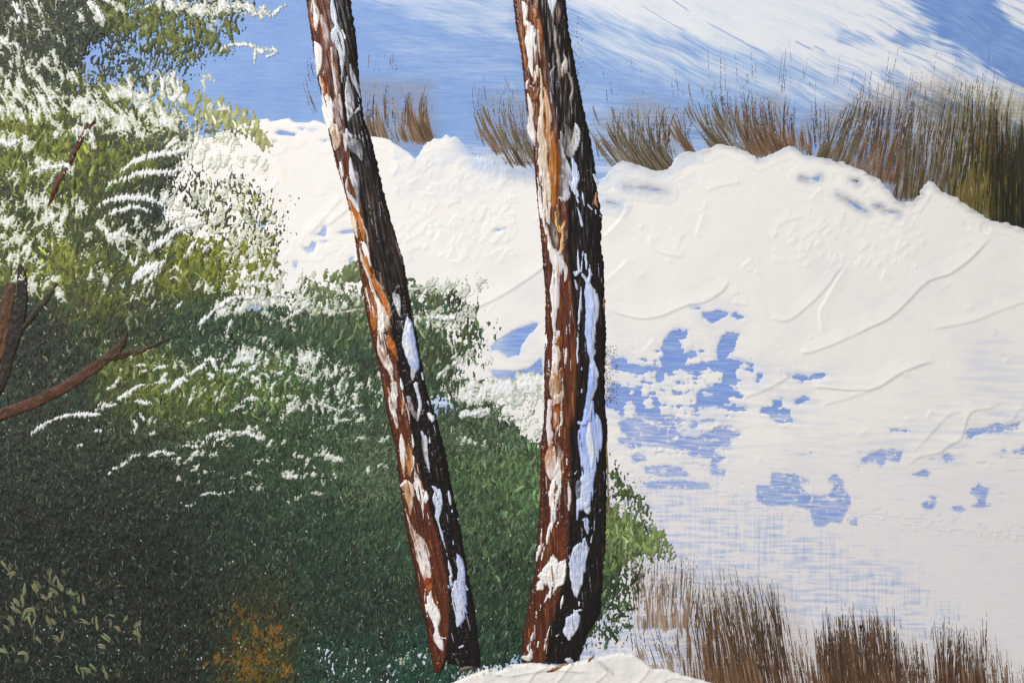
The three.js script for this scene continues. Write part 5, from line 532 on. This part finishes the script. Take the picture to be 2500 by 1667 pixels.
dabs(right, 1.53, 1200, 0, [
  [od, [Bn, Oc, [120, 70, 34]], [[255, 160, 10], [262, 260, 14], [280, 400, 14], [300, 560, 16], [310, 660, 8]], { sm: [200, 180, 160], sa: 0.4 }],
  [wd, [Wt, [226, 216, 212], Wt, Wt, [228, 222, 222], Wt, [226, 216, 210]], [[268, 15, 8], [296, 60, 26], [300, 120, 26], [296, 190, 16], [322, 230, 34], [346, 290, 52], [346, 370, 54], [352, 450, 46], [358, 530, 36], [352, 600, 22], [372, 660, 22], [384, 725, 5]], { h: 4 }],
  [gd, [Cr, [214, 198, 186]], [[402, 590, 14], [405, 650, 14], [392, 705, 14], [365, 740, 6]]], [od, [Oc, [150, 92, 36]], [[362, 55, 12], [386, 110, 22], [380, 190, 16], [400, 250, 6]]],
  [od, [[176, 108, 40], Oc, [130, 72, 28]], [[420, 180, 10], [424, 300, 16], [424, 420, 14], [428, 520, 8]]], [gd, [[190, 176, 170]], [[408, 260, 6], [414, 360, 9], [420, 460, 5]]],
  [wd, [[190, 206, 220], [206, 216, 226], [176, 186, 196], [110, 106, 108]], [[540, -50, 50], [535, 20, 40], [536, 90, 20], [548, 180, 10]]], [gd, [[60, 52, 48], [104, 82, 70], [76, 60, 52]], [[585, 40, 24], [592, 130, 26], [596, 215, 6]], { sm: [140, 110, 96], sa: 0.4 }],
  [gd, [[90, 86, 86], [150, 138, 134], [120, 106, 100], [166, 152, 146], [130, 112, 104], [120, 96, 84]], [[545, 215, 6], [566, 290, 16], [564, 370, 15], [582, 470, 14], [592, 560, 17], [606, 650, 16], [600, 710, 4]]],
  [gd, [[150, 146, 148], [206, 200, 198], [180, 168, 160], [130, 112, 104]], [[640, 485, 6], [656, 540, 18], [642, 600, 34], [622, 670, 20]]], [wd, [[128, 134, 146], [110, 114, 124]], [[560, 585, 6], [530, 640, 14], [532, 720, 10], [545, 835, 4]]], [wd, [[150, 156, 166]], [[506, 560, 3], [522, 680, 4]]],
  [gd, [[120, 112, 110], [150, 136, 130], [160, 140, 134], [110, 96, 90], [120, 110, 104]], [[672, 640, 10], [708, 720, 13], [716, 800, 11], [700, 870, 14], [702, 920, 7], [712, 1010, 6]]], [gd, [[84, 76, 74], [96, 84, 80]], [[600, 700, 4], [610, 820, 4]]], [wd, [[150, 160, 178]], [[522, 820, 6], [534, 910, 8]]],
  [od, [[120, 70, 38], [150, 96, 48], [176, 120, 70]], [[345, 770, 22], [372, 850, 38], [404, 830, 12], [412, 780, 6]]], [gd, [Cr], [[330, 700, 4], [312, 740, 12], [310, 780, 8]]], [wd, [[220, 214, 214]], [[345, 760, 6], [372, 780, 7], [365, 810, 5]]],
  [wd, [Cr, [222, 214, 210], [214, 204, 200], [218, 210, 208], Wt, [206, 192, 184], [190, 170, 160]], [[318, 830, 5], [338, 900, 20], [350, 980, 25], [346, 1060, 24], [352, 1140, 40], [366, 1205, 28], [376, 1265, 10], [382, 1315, 3]], { h: 3.4 }],
  [od, [[130, 76, 38], [112, 68, 42], [150, 110, 76]], [[392, 930, 22], [396, 1010, 26], [402, 1100, 16]]],
  [od, [[196, 152, 100], [206, 156, 102], [190, 132, 78], [176, 112, 52]], [[462, 780, 8], [488, 900, 20], [502, 1000, 26], [504, 1100, 26], [502, 1200, 24], [494, 1300, 16]], { right: [222, 196, 166] }],
  [od, [Oc, [166, 100, 32], [156, 94, 30], [172, 106, 30], [164, 98, 30], [180, 110, 36], [150, 92, 40]], [[540, 1180, 16], [540, 1300, 34], [542, 1400, 38], [545, 1500, 38], [545, 1640, 34], [542, 1740, 32], [548, 1820, 22]]],
  [gd, [[206, 190, 174], [226, 212, 196], [214, 196, 176], Cr, [220, 206, 192], [210, 192, 176], Cr, [222, 210, 198], [230, 216, 204], Cr, [220, 204, 186]], [[430, 610, 8], [440, 720, 12], [440, 830, 17], [450, 930, 21], [440, 1030, 22], [440, 1110, 32], [436, 1200, 36], [456, 1300, 46], [450, 1400, 46], [458, 1500, 50], [470, 1580, 50], [488, 1660, 42], [502, 1740, 30], [514, 1780, 6]], { right: [206, 178, 146], sm: [176, 140, 104], sa: 0.35, h: 4, label: 'long cream ribbon of paint down the upper lit side' }],
  [gd, [[66, 60, 58], [112, 106, 102], [170, 158, 146], [200, 176, 158]], [[640, 1090, 8], [676, 1160, 30], [690, 1250, 42], [700, 1330, 26], [694, 1385, 8]], { sm: [50, 46, 46], sa: 0.5 }], [gd, [[160, 166, 170], [76, 78, 78], [150, 140, 130]], [[612, 1160, 6], [632, 1250, 26], [660, 1330, 24], [690, 1385, 8]]],
  [wd, [[190, 196, 206], [218, 222, 230], [222, 224, 230], [206, 210, 220]], [[736, 1085, 6], [752, 1150, 28], [745, 1230, 36], [724, 1310, 34], [704, 1385, 10]], { left: [140, 132, 126] }],
  [wd, [[176, 180, 190], [190, 192, 200], [170, 170, 178], [160, 158, 164], [176, 178, 188], [196, 200, 214], [200, 206, 222]], [[610, 1260, 6], [626, 1370, 22], [650, 1480, 44], [655, 1580, 54], [645, 1660, 52], [640, 1740, 44], [600, 1745, 10]], { left: [92, 76, 68], right: [206, 210, 224], sm: [90, 76, 70], sa: 0.4 }],
  [wd, [[190, 200, 228], [196, 208, 238], [206, 216, 240], [190, 200, 226]], [[712, 1400, 10], [738, 1500, 32], [742, 1580, 32], [728, 1640, 26], [745, 1700, 22], [768, 1735, 6]]]]);
dabs(right, 1.53, 1200, 400, [
  [wd, [[206, 212, 226], [190, 198, 218]], [[690, 160, 8], [702, 200, 10], [715, 245, 4]]],
  [wd, [[226, 216, 212], Wt, Wt, [236, 226, 218], Wt, [228, 220, 216]], [[404, 120, 5], [420, 220, 12], [426, 310, 17], [436, 400, 20], [452, 470, 20], [472, 550, 14]]],
  [od, [[130, 84, 44], [90, 68, 52], [150, 116, 80]], [[582, 370, 16], [590, 450, 24], [606, 530, 20], [622, 585, 10]], { lift: 0.5 }], [gd, [[196, 150, 90], [216, 176, 116], [206, 164, 106], [214, 178, 130]], [[562, 430, 8], [575, 520, 14], [610, 595, 20], [640, 530, 10], [645, 505, 4]]], [gd, [[210, 166, 104], [216, 180, 128], Cr], [[628, 600, 10], [618, 700, 14], [606, 780, 20], [590, 800, 10]]],
  [gd, [[56, 54, 58], [120, 116, 112], [176, 160, 136], [120, 96, 82], [150, 96, 76]], [[516, 470, 10], [540, 560, 26], [562, 660, 30], [572, 740, 20], [576, 785, 6]], { left: [70, 66, 68] }],
  [gd, [Cr, [232, 220, 206], [226, 206, 190], Cr], [[445, 180, 10], [478, 300, 30], [492, 380, 36], [490, 450, 32], [505, 530, 8]]],
  [wd, [[228, 216, 208], Wt, Wt, Wt, [226, 224, 224], Wt, [232, 226, 226], Wt, Wt, [222, 212, 208], Wt, [230, 222, 216]], [[470, 545, 16], [490, 610, 18], [508, 680, 20], [525, 760, 30], [570, 830, 58], [592, 890, 56], [578, 970, 42], [562, 1060, 42], [560, 1150, 46], [564, 1230, 40], [554, 1330, 30], [552, 1430, 16], [566, 1510, 20], [545, 1570, 8]], { h: 4.4, right: [206, 200, 200], label: 'long white run of snow down the lit side' }],
  [wd, [[214, 210, 210], [222, 214, 212]], [[632, 860, 10], [652, 920, 18], [655, 980, 16], [648, 1030, 8]]], [wd, [Wt], [[595, 1475, 8], [590, 1530, 14], [560, 1580, 8]]],
  ...[[[745, 290, 6], [765, 342, 9]], [[756, 385, 4], [782, 460, 11], [796, 540, 11], [800, 560, 3]], [[850, 362, 9], [884, 402, 9]], [[798, 245, 5], [810, 320, 8], [822, 400, 3]], [[905, 95, 10], [928, 150, 18], [938, 175, 8]], [[758, 750, 4], [764, 860, 9], [772, 950, 14]], [[728, 960, 10], [752, 960, 18], [740, 985, 12]], [[828, 790, 6], [836, 880, 12], [840, 935, 4]], [[740, 1030, 8], [748, 1070, 11], [760, 1115, 5]], [[808, 770, 4], [796, 900, 6], [790, 965, 5]], [[790, 1090, 5], [786, 1200, 10], [776, 1300, 11], [770, 1400, 6], [764, 1520, 5]], [[805, 980, 14], [835, 1030, 14], [845, 1070, 5]], [[870, 940, 10], [882, 980, 10]], [[918, 410, 5], [922, 440, 5]], [[958, 460, 6], [975, 470, 5]], [[845, 20, 2], [856, 110, 3]], [[664, 1410, 4], [660, 1500, 5]], [[874, 680, 5], [870, 695, 3]]].map((p) => [wd, [[190, 202, 232], [206, 214, 234]], p, { h: 2.2 }]),
  [wd, [[190, 200, 236], [196, 206, 238], [186, 200, 236], [176, 194, 238], [178, 196, 240], [170, 190, 238], [180, 198, 240], [176, 192, 238], [180, 196, 240], [160, 182, 238], [156, 178, 236], [150, 174, 236], [160, 182, 236], [170, 190, 238], [176, 194, 238]], [[866, 890, 5], [866, 980, 14], [852, 1060, 22], [866, 1120, 46], [886, 1200, 62], [890, 1300, 60], [880, 1400, 54], [872, 1500, 48], [878, 1580, 42], [882, 1650, 38], [886, 1720, 18], [896, 1800, 38], [900, 1870, 46], [890, 1960, 46], [868, 2040, 34], [855, 2110, 26], [848, 2180, 34], [836, 2260, 34], [800, 2290, 20], [768, 2280, 14]], { right: [214, 220, 234], h: 4.6, dome: 0.3, label: 'long pale blue feather of snow on the shaded side' }],
  [od, [[186, 120, 76]], [[925, 260, 10], [920, 340, 14], [935, 380, 6]]], [od, [[176, 116, 80]], [[992, 1190, 8], [992, 1270, 7]]]]);
dabs(right, 1.53, 1200, 820, [
  [od, [Oc, [130, 76, 34], [110, 62, 30]], [[600, 20, 24], [595, 80, 26], [610, 120, 10]]], [wd, [[226, 220, 220], [214, 206, 206], Wt], [[590, -40, 10], [575, 10, 12], [548, 60, 14]]],
  [wd, [Wt, Wt, Wt, [232, 222, 214], [190, 160, 136], [206, 182, 166], Wt, [226, 212, 208]], [[545, 70, 8], [575, 140, 40], [572, 220, 36], [560, 300, 32], [562, 390, 50], [575, 480, 68], [582, 550, 50], [545, 608, 12]], { h: 4.4, right: [200, 176, 160], sm: [136, 92, 56], sa: 0.4 }],
  [od, [[120, 70, 34], [150, 96, 46], [160, 120, 86]], [[620, 290, 18], [606, 360, 34], [598, 430, 30], [590, 500, 12]], { sm: [196, 160, 130], sa: 0.4, h: 2.4 }],
  [wd, [Wt, [226, 216, 212]], [[660, 110, 6], [652, 200, 14], [645, 280, 6]]], [wd, [[226, 214, 210], [232, 222, 220], [224, 212, 210], [228, 218, 218], [210, 190, 184]], [[516, 575, 20], [512, 680, 24], [505, 780, 22], [512, 880, 28], [512, 970, 10]]],
  [od, [[150, 84, 30], [180, 98, 34], [166, 86, 28]], [[575, 620, 28], [574, 720, 34], [560, 810, 12]]], [wd, [[228, 216, 208], Wt, [206, 180, 160]], [[615, 570, 7], [616, 680, 11], [616, 770, 10], [585, 810, 8], [566, 870, 7]]], [gd, [[150, 120, 100]], [[570, 830, 6], [562, 900, 10], [568, 960, 6]]],
  [wd, [[160, 92, 50], [190, 144, 120], [206, 176, 162], [230, 218, 216], [222, 206, 204]], [[532, 955, 12], [526, 1040, 48], [526, 1120, 56], [526, 1200, 42], [524, 1268, 8]], { h: 4.4, right: [222, 200, 192], label: 'pinkish egg shaped dab of snow on the lit side' }], [gd, [[110, 80, 64], [176, 156, 146], [150, 126, 114]], [[590, 975, 14], [612, 1050, 26], [608, 1130, 14]]],
  [wd, [[206, 190, 182], Wt, Wt, [236, 232, 230], Wt, Wt, [228, 224, 224], Wt, Wt], [[588, 1070, 6], [592, 1180, 32], [576, 1280, 46], [560, 1370, 54], [545, 1450, 40], [545, 1540, 26], [545, 1600, 28], [538, 1660, 18], [528, 1700, 10], [530, 1730, 5]], { h: 4.6, left: [238, 234, 232] }],
  [wd, [[206, 190, 190], [232, 222, 222], [226, 216, 214]], [[680, 1290, 6], [686, 1380, 16], [685, 1460, 18], [680, 1535, 6]]], [wd, [[214, 220, 236]], [[735, 1215, 6], [755, 1185, 6]]], [wd, [Bl], [[795, 280, 5], [795, 300, 5]]], [wd, [Bl], [[797, 470, 7], [793, 500, 5]]], [wd, [Wt], [[480, -10, 6], [482, 60, 7], [478, 120, 4]]], [wd, [Bl], [[762, 20, 9], [756, 150, 8], [758, 235, 6]]], [wd, [Wt], [[665, 1080, 6], [664, 1140, 4]]], [wd, [Wt], [[598, 800, 4], [600, 880, 6]]],
  [wd, [[150, 168, 220], [150, 172, 230], [156, 178, 234], [160, 182, 236], [164, 184, 236], [176, 194, 238], [180, 200, 238], [190, 206, 238], [200, 212, 238], [206, 216, 238], [200, 210, 236], [176, 186, 220], [200, 206, 232]], [[890, 580, 14], [890, 680, 30], [892, 770, 76], [872, 860, 108], [872, 950, 108], [866, 1040, 90], [862, 1130, 74], [856, 1220, 60], [836, 1300, 66], [826, 1400, 74], [806, 1470, 58], [766, 1525, 18], [756, 1590, 8], [752, 1640, 4]], { right: [176, 192, 236], h: 4.8, label: 'broad pale blue slab of snow on the shaded side' }],
  [wd, [[196, 204, 230], [206, 212, 232], [214, 220, 234], [224, 226, 234], [228, 230, 236], [210, 216, 234]], [[884, 600, 4], [866, 760, 12], [862, 860, 26], [872, 960, 34], [888, 1060, 22], [884, 1160, 10]], { h: 3 }], [wd, [[206, 214, 236]], [[840, 1480, 26], [845, 1520, 32], [850, 1555, 16]]], [gd, [[90, 92, 100], [150, 160, 180]], [[770, 1290, 20], [760, 1360, 24], [765, 1420, 14]], { sm: [40, 36, 36], sa: 0.6, lift: 0.8 }]]);
dabs(right, 1.53, 1200, 1233, [
  [wd, [[176, 190, 230], [206, 214, 236]], [[800, 130, 6], [832, 130, 24], [838, 180, 26], [846, 240, 12]], { right: [160, 180, 230] }], [wd, [Wt], [[525, 145, 5], [506, 210, 12], [496, 270, 14], [488, 345, 3]]], [wd, [Wt], [[444, 205, 6], [440, 275, 5]]], [wd, [Wt], [[585, 150, 6], [572, 190, 3]]], [wd, [Wt], [[580, 25, 6], [585, 60, 4]]], [wd, [Wt], [[620, 95, 6], [624, 104, 4]]],
  [wd, [[222, 212, 214], Wt, [222, 212, 212]], [[458, 335, 6], [425, 380, 24], [406, 440, 13], [396, 492, 4]]], [wd, [Wt], [[464, 365, 5], [450, 440, 9], [442, 485, 4]]],
  [wd, [Wt, [242, 239, 238], Wt, Wt, Wt], [[540, 425], [575, 470], [610, 492], [650, 470], [662, 540], [655, 620], [640, 695], [585, 720], [562, 760], [520, 822], [460, 860], [478, 800], [512, 745], [492, 690], [452, 752], [418, 752], [396, 752], [388, 700], [425, 650], [403, 622], [450, 560], [490, 510], [505, 480]], { poly: true, h: 5, zn: 1.2, rag: 1, label: 'large white splat of snow low on the lit side' }],
  [wd, [Wt], [[630, 795, 7], [620, 850, 14], [612, 908, 4]]],
  [wd, [[190, 202, 230], [206, 214, 234], [196, 208, 236], [206, 214, 236], [214, 220, 236], [206, 212, 228]], [[795, 262], [810, 292], [830, 272], [836, 340], [868, 375], [838, 470], [830, 560], [804, 680], [770, 780], [742, 848], [725, 780], [690, 690], [675, 650], [692, 560], [678, 510], [700, 440], [720, 370], [760, 335], [790, 320]], { poly: true, h: 4.6, sm: [120, 126, 146], sa: 0.35, label: 'pale blue leaf shaped dab of snow low on the shaded side' }],
  [wd, [[214, 220, 238], [200, 208, 236], [216, 220, 238], [222, 226, 238]], [[706, 912], [740, 922], [790, 912], [806, 922], [765, 938], [787, 985], [772, 1070], [722, 1150], [692, 1192], [660, 1184], [642, 1135], [620, 1112], [645, 1060], [650, 990], [700, 960], [722, 938]], { poly: true, h: 4.4, zn: 1 }],
  [wd, [[206, 202, 222], [190, 184, 200]], [[665, 1360, 18], [690, 1370, 26], [705, 1385, 14]], { lift: 1.5, h: 4.5 }], [wd, [[206, 196, 196], Wt], [[370, 1120, 8], [356, 1170, 15], [350, 1195, 6]]], [wd, [Wt], [[330, 1125, 5], [320, 1195, 4]]], [wd, [[214, 200, 200], Wt, [226, 220, 220], Wt], [[340, 1215, 10], [330, 1255, 20], [345, 1300, 18], [330, 1345, 30], [282, 1338, 16]]], [wd, [Wt, [226, 206, 200], Wt], [[518, 1050, 3], [492, 1140, 8], [474, 1220, 9], [460, 1285, 5]]], [wd, [Wt], [[412, 1200, 7], [404, 1250, 4]]], [wd, [Wt], [[434, 870, 5], [428, 925, 4]]], [wd, [[176, 176, 186]], [[910, 90, 2], [902, 250, 3]]], [wd, [Bl], [[888, 265, 8], [878, 325, 5]]], [wd, [Bl], [[770, 850, 8], [768, 885, 6]]], [wd, [Wt], [[595, 1135, 6], [572, 1150, 5]]], [wd, [Wt], [[668, 370, 5], [672, 376, 4]]], [wd, [Bl], [[690, 430, 4], [684, 460, 4]]],
  [gd, [[66, 54, 44], [90, 80, 56]], [[975, 340, 4], [985, 450, 6], [980, 600, 4]], { rag: 1.4 }], [gd, [[96, 100, 60], [110, 112, 70], [80, 84, 52]], [[1030, -120, 6], [1040, 60, 10], [1050, 260, 9], [1030, 440, 6], [1015, 640, 3]], { h: 2 }]]);
stroke(right, 'ochre_dab', T(1200, 820, [[1018, 900, 4], [1016, 1020, 6], [1024, 1140, 7], [1026, 1300, 6], [1030, 1420, 8], [1020, 1560, 8]]), { c: [[120, 108, 60], [136, 116, 62], [100, 92, 52]], dir: 1.55, ra: 1.55, rl: 12, rag: 0.8, h: 2, sm: [50, 40, 30], sa: 0.5 });
for (const [tree, tab, ang] of [[left, tabL, 1.36], [right, tabR, 1.53]]) {   // thin dragged streaks of left-over paint
  const mk = new Marks(), cs = [[206, 198, 196], [230, 224, 220], [150, 96, 44], [176, 104, 40], [120, 110, 108], [196, 176, 152], [44, 28, 22], [44, 28, 22], [104, 58, 36]];
  for (let i = 0; i < 210; i++) {
    const y = rr(-110, 1580), [, L, R, B] = lut(tab, y), lit = rnd() < 0.62, u = lit ? rr(L + 4, B) : rr(B, R - 6), c = lit ? cs[Math.floor(rnd() * cs.length)] : rnd() < 0.3 ? [176, 184, 206] : mix([70, 56, 48], [110, 98, 92], rnd() * 0.8);
    mk.add(u, y, ang + rr(-0.06, 0.06), rr(14, 62) * (lit ? 1 : 0.8), rr(0.5, lit ? 2.2 : 1.3), rr(-0.1, 0.1), c, mix(c, lit ? [110, 66, 42] : [44, 36, 32], rr(0.2, 0.8)), rr(0.5, 1.6), 9, 0.22);
  }
  node(new THREE.Mesh(mk.build(), M.dab), 'paint_streak', tree, 'thin dragged streaks of paint on the bark', 'stuff');
}
{                                       // dry reddish drag marks beside the upright trunk
  const mk = new Marks(); for (let i = 0; i < 210; i++) { const r = Math.floor(rnd() * 32), x = 1478 + Math.pow(rnd(), 1.6) * 28, y = 845 + r * 4.55 + rr(-1, 1); mk.add(x, y, rnd() < 0.6 ? rr(-0.1, 0.1) : 1.57, rr(2, 6), rr(0.5, 1.3), 0, [122, 78, 66], [110, 80, 74], 0.5, 2, 0, 1); }
  for (let i = 0; i < 70; i++) mk.add(1392 + rr(0, 30) + 0.12 * i, 40 + i * 2.9, rr(-0.4, 1.6), rr(2, 6), rr(0.5, 1.2), 0, [70, 58, 60], [96, 84, 90], 0.5, 2, 0, 1);
  node(new THREE.Mesh(mk.build(), M.grass), 'brush_fleck', painting, 'dry reddish brush flecks along the right side of the upright trunk', 'stuff');
}

// ---------- bottom grass and the snow mound at the foot of the trunks ----------
const tan = [[126, 96, 72], [108, 80, 58], [146, 112, 82], [92, 64, 46], [132, 118, 92]];
grass('pale tan reeds right of the bush foot', [[1590, 1500, 40, -8, -150, 0.05, 200, [[160, 132, 112], [140, 110, 88], [172, 150, 130], [128, 98, 76]], 1.3, 0.45, 50], [1660, 1500, 34, 8, -150, -0.05, 130, tan, 1.3, 0.4, 50], [1690, 1550, 20, 30, -180, -0.1, 50, tan, 1.3, 0.35, 40], [1565, 1600, 20, -20, -100, 0.1, 36, [[140, 126, 116], [120, 104, 84]], 1.6, 0.4], [1620, 1620, 14, -50, -130, 0.2, 40, [[140, 126, 106], [112, 94, 66]], 1.5, 0.4], [1650, 1620, 16, -30, -90, 0.1, 30, tan, 1.4], [1640, 1470, 90, 6, -120, 0, 120, [[178, 160, 146], [160, 140, 126]], 1.2, 0.55, 60]], [[1560, 1690, 1530, 170, 0.06, 0, 0.56, [[112, 84, 62], [140, 112, 88], [164, 142, 122], [182, 166, 152]]], [1560, 1660, 1640, 110, 0.3, 0, 0.5, [[112, 84, 62], [140, 112, 88], [164, 142, 122], [182, 166, 152]]]]);
grass('brown reeds leaning left at the bottom of the painting', [[1770, 1690, 50, -60, -290, 0.12, 330, brown, 1.6, 0.24, 70], [1840, 1700, 46, -62, -300, 0.1, 380, brown, 1.7, 0.2, 70], [1900, 1700, 40, -62, -300, 0.1, 330, brown, 1.6, 0.22, 70], [1815, 1560, 70, -60, -190, 0.1, 150, tan, 1.4, 0.4, 60], [1905, 1560, 10, -55, -150, 0.02, 26, brown, 1.3, 0.25], [1960, 1700, 30, -24, -150, 0.1, 110, tan, 1.4, 0.3, 40]], [[1665, 1760, 1730, 310, 0.1, 0.0001, 0.76, [[66, 44, 28], [94, 64, 42], [122, 88, 60], [160, 134, 112]]], [1740, 1880, 1730, 330, 0.22, 0, 0.86, [[66, 44, 28], [94, 64, 42], [122, 88, 60], [160, 134, 112]]], [1860, 1990, 1730, 270, 0.22, 0, 0.64, [[66, 44, 28], [94, 64, 42], [122, 88, 60], [160, 134, 112]]]]);
const dk = [[70, 48, 32], [92, 62, 38], [54, 36, 26], [116, 84, 54], [130, 96, 66]];
grass('darkest clump of brown reeds at the bottom, one seed head on top', [[2045, 1710, 40, -26, -230, 0.05, 420, dk, 1.8, 0.16, 60], [2105, 1710, 44, -34, -230, 0.05, 480, dk, 1.8, 0.16, 60], [2165, 1710, 34, -28, -240, 0.05, 330, dk, 1.7, 0.18, 60], [2060, 1600, 30, -16, -110, 0, 70, tan, 1.4, 0.3, 40], [2150, 1600, 26, -20, -110, 0, 70, tan, 1.4, 0.3, 40], [2110, 1640, 100, -20, -130, 0, 160, dk, 1.7, 0.3, 50]], [[1995, 2110, 1730, 240, 0.14, 0, 0.98, [[50, 33, 22], [74, 49, 32], [102, 70, 45], [150, 122, 94]]], [2090, 2215, 1730, 225, 0.12, 0, 0.95, [[50, 33, 22], [74, 49, 32], [102, 70, 45], [150, 122, 94]]]]);
grass('thinner brown reeds at the lower right', [[2230, 1710, 50, -18, -180, 0, 260, dk, 1.5, 0.26, 50], [2325, 1710, 34, -10, -220, 0.04, 260, dk, 1.6, 0.22, 50], [2385, 1710, 34, -16, -200, 0.03, 210, dk, 1.5, 0.28, 50], [2440, 1710, 24, -20, -170, 0, 90, tan, 1.3, 0.35, 40], [2490, 1710, 30, -14, -110, 0, 60, tan, 1.2, 0.45], [2340, 1560, 44, -6, -70, 0, 26, brown, 1, 0.4, 30], [2300, 1720, 130, -10, -110, 0, 160, tan, 1.4, 0.35, 40], [2560, 1740, 60, -10, -140, 0, 90, tan, 1.3, 0.4, 40]], [[2195, 2300, 1730, 170, 0.1, 0, 0.76, [[50, 33, 22], [74, 49, 32], [102, 70, 45], [150, 122, 94]]], [2290, 2400, 1730, 235, 0.08, 0, 0.85, [[50, 33, 22], [74, 49, 32], [102, 70, 45], [150, 122, 94]]], [2380, 2470, 1730, 180, 0.1, 0, 0.8, [[66, 44, 28], [94, 64, 42], [122, 88, 60], [160, 134, 112]]], [2450, 2680, 1730, 110, 0.05, 0, 0.5, [[112, 84, 62], [140, 112, 88], [164, 142, 122], [182, 166, 152]]]]);
{
  const mound = [[1040, 1700], [1100, 1668], [1160, 1642], [1190, 1632], [1212, 1640], [1232, 1630], [1248, 1621], [1290, 1617], [1333, 1620], [1360, 1624], [1398, 1616], [1438, 1609], [1476, 1601], [1512, 1592], [1546, 1596], [1568, 1611], [1594, 1632], [1630, 1634], [1657, 1645], [1712, 1659], [1790, 1682], [1900, 1720], [1960, 1790], [1040, 1790]];
  const f = (x, y) => -psd(mound, x, y) + 3 * fbm(x, y, 14, 301) + 1.5 * gn(x / 4, y / 4, 302);
  const folds = [[[1290, 1667], [1310, 1640], [1350, 1622]], [[1360, 1667], [1385, 1635], [1398, 1618]], [[1430, 1680], [1480, 1645], [1470, 1620], [1455, 1605]], [[1540, 1680], [1570, 1655], [1585, 1632]], [[1250, 1650], [1340, 1635], [1420, 1640]], [[1600, 1680], [1640, 1655], [1690, 1660]]].map((p) => smooth(p.map((q) => [...q, 40]), 4)), q = [0, 0, 0, 0];
  const zf = (x, y, t) => { let z = 5 * (1 - Math.exp(-t / 3)) + 1.4 * fbm(x, y, 26, 303) + 0.4 * fbm(x, y, 8, 304); for (const p of folds) { spineAt(p, x, y, q); const d = 40 - q[0]; if (d < 30) z += 2.2 * (q[2] > 0 ? Math.exp(-d / 8) : Math.exp(-d / 1.6)) * sst(1, 6, t); } return Math.max(0.5, z + 1); };
  const col = (x, y, t) => { let c = mix([246, 241, 234], [236, 231, 228], clamp(0.4 + fbm(x, y, 40, 305))); c = mix(c, [200, 206, 216], sst(5, 0, t) * 0.5); if (x > 1440 && x < 1500) c = mix(c, [176, 172, 172], 0.7 * sst(9, 2, Math.abs(y - 1622 - (x - 1470) * 0.75)) * (0.6 + 0.6 * gn(x / 9, y / 5, 306))); if (x > 1160 && x < 1260 && t < 14) c = mix(c, [120, 150, 120], clamp(fbm(x, y, 12, 307) * 1.2)); return c; };
  const m = node(new THREE.Mesh(paint({ box: [1030, 1570, 1970, 1788], cell: 2.2, f, zf, col, lift: 0.8 }), M.snow), 'snow_mound', painting, 'rounded white snow mound at the foot of the upright trunk');
  stroke(m, 'brown_smear', T(1200, 1233, [[490, 1465, 8], [540, 1450, 18], [600, 1425, 14], [650, 1405, 8], [715, 1400, 4]]), { c: [[136, 74, 34], [150, 96, 60], [170, 130, 104]], rag: 1.6, ra: -0.4, rl: 10, h: 1.6, sm: [220, 200, 184], sa: 0.6 });
  stroke(m, 'brown_smear', T(1200, 1233, [[860, 1370, 12], [885, 1345, 12], [905, 1325, 5]]), { c: [[110, 64, 40], [140, 100, 76]], rag: 1.6, ra: -0.6, rl: 10, h: 1.4, sm: [206, 186, 170], sa: 0.5 });
  stroke(m, 'brown_smear', T(600, 1233, [[1880, 1480, 6], [1900, 1450, 14], [1950, 1435, 12], [2010, 1420, 5]]), { c: [[96, 80, 66], [140, 124, 110]], rag: 2, ra: -0.4, rl: 10, h: 1.4, sm: [210, 204, 190], sa: 0.5 });
  const seed_ = new Marks(); for (let i = 0; i < 14; i++) seed_.add(2102 + rr(-3, 3), 1531 + rr(-4, 4), rr(0, 6.2), rr(3, 6), rr(1.5, 2.6), 0, [44, 28, 22], [38, 24, 20], rr(1, 2.4), 3);
  node(new THREE.Mesh(seed_.build(), M.grass), 'seed_head', painting, 'dark seed head above the brown reeds');
}
renderer.render(scene, camera);
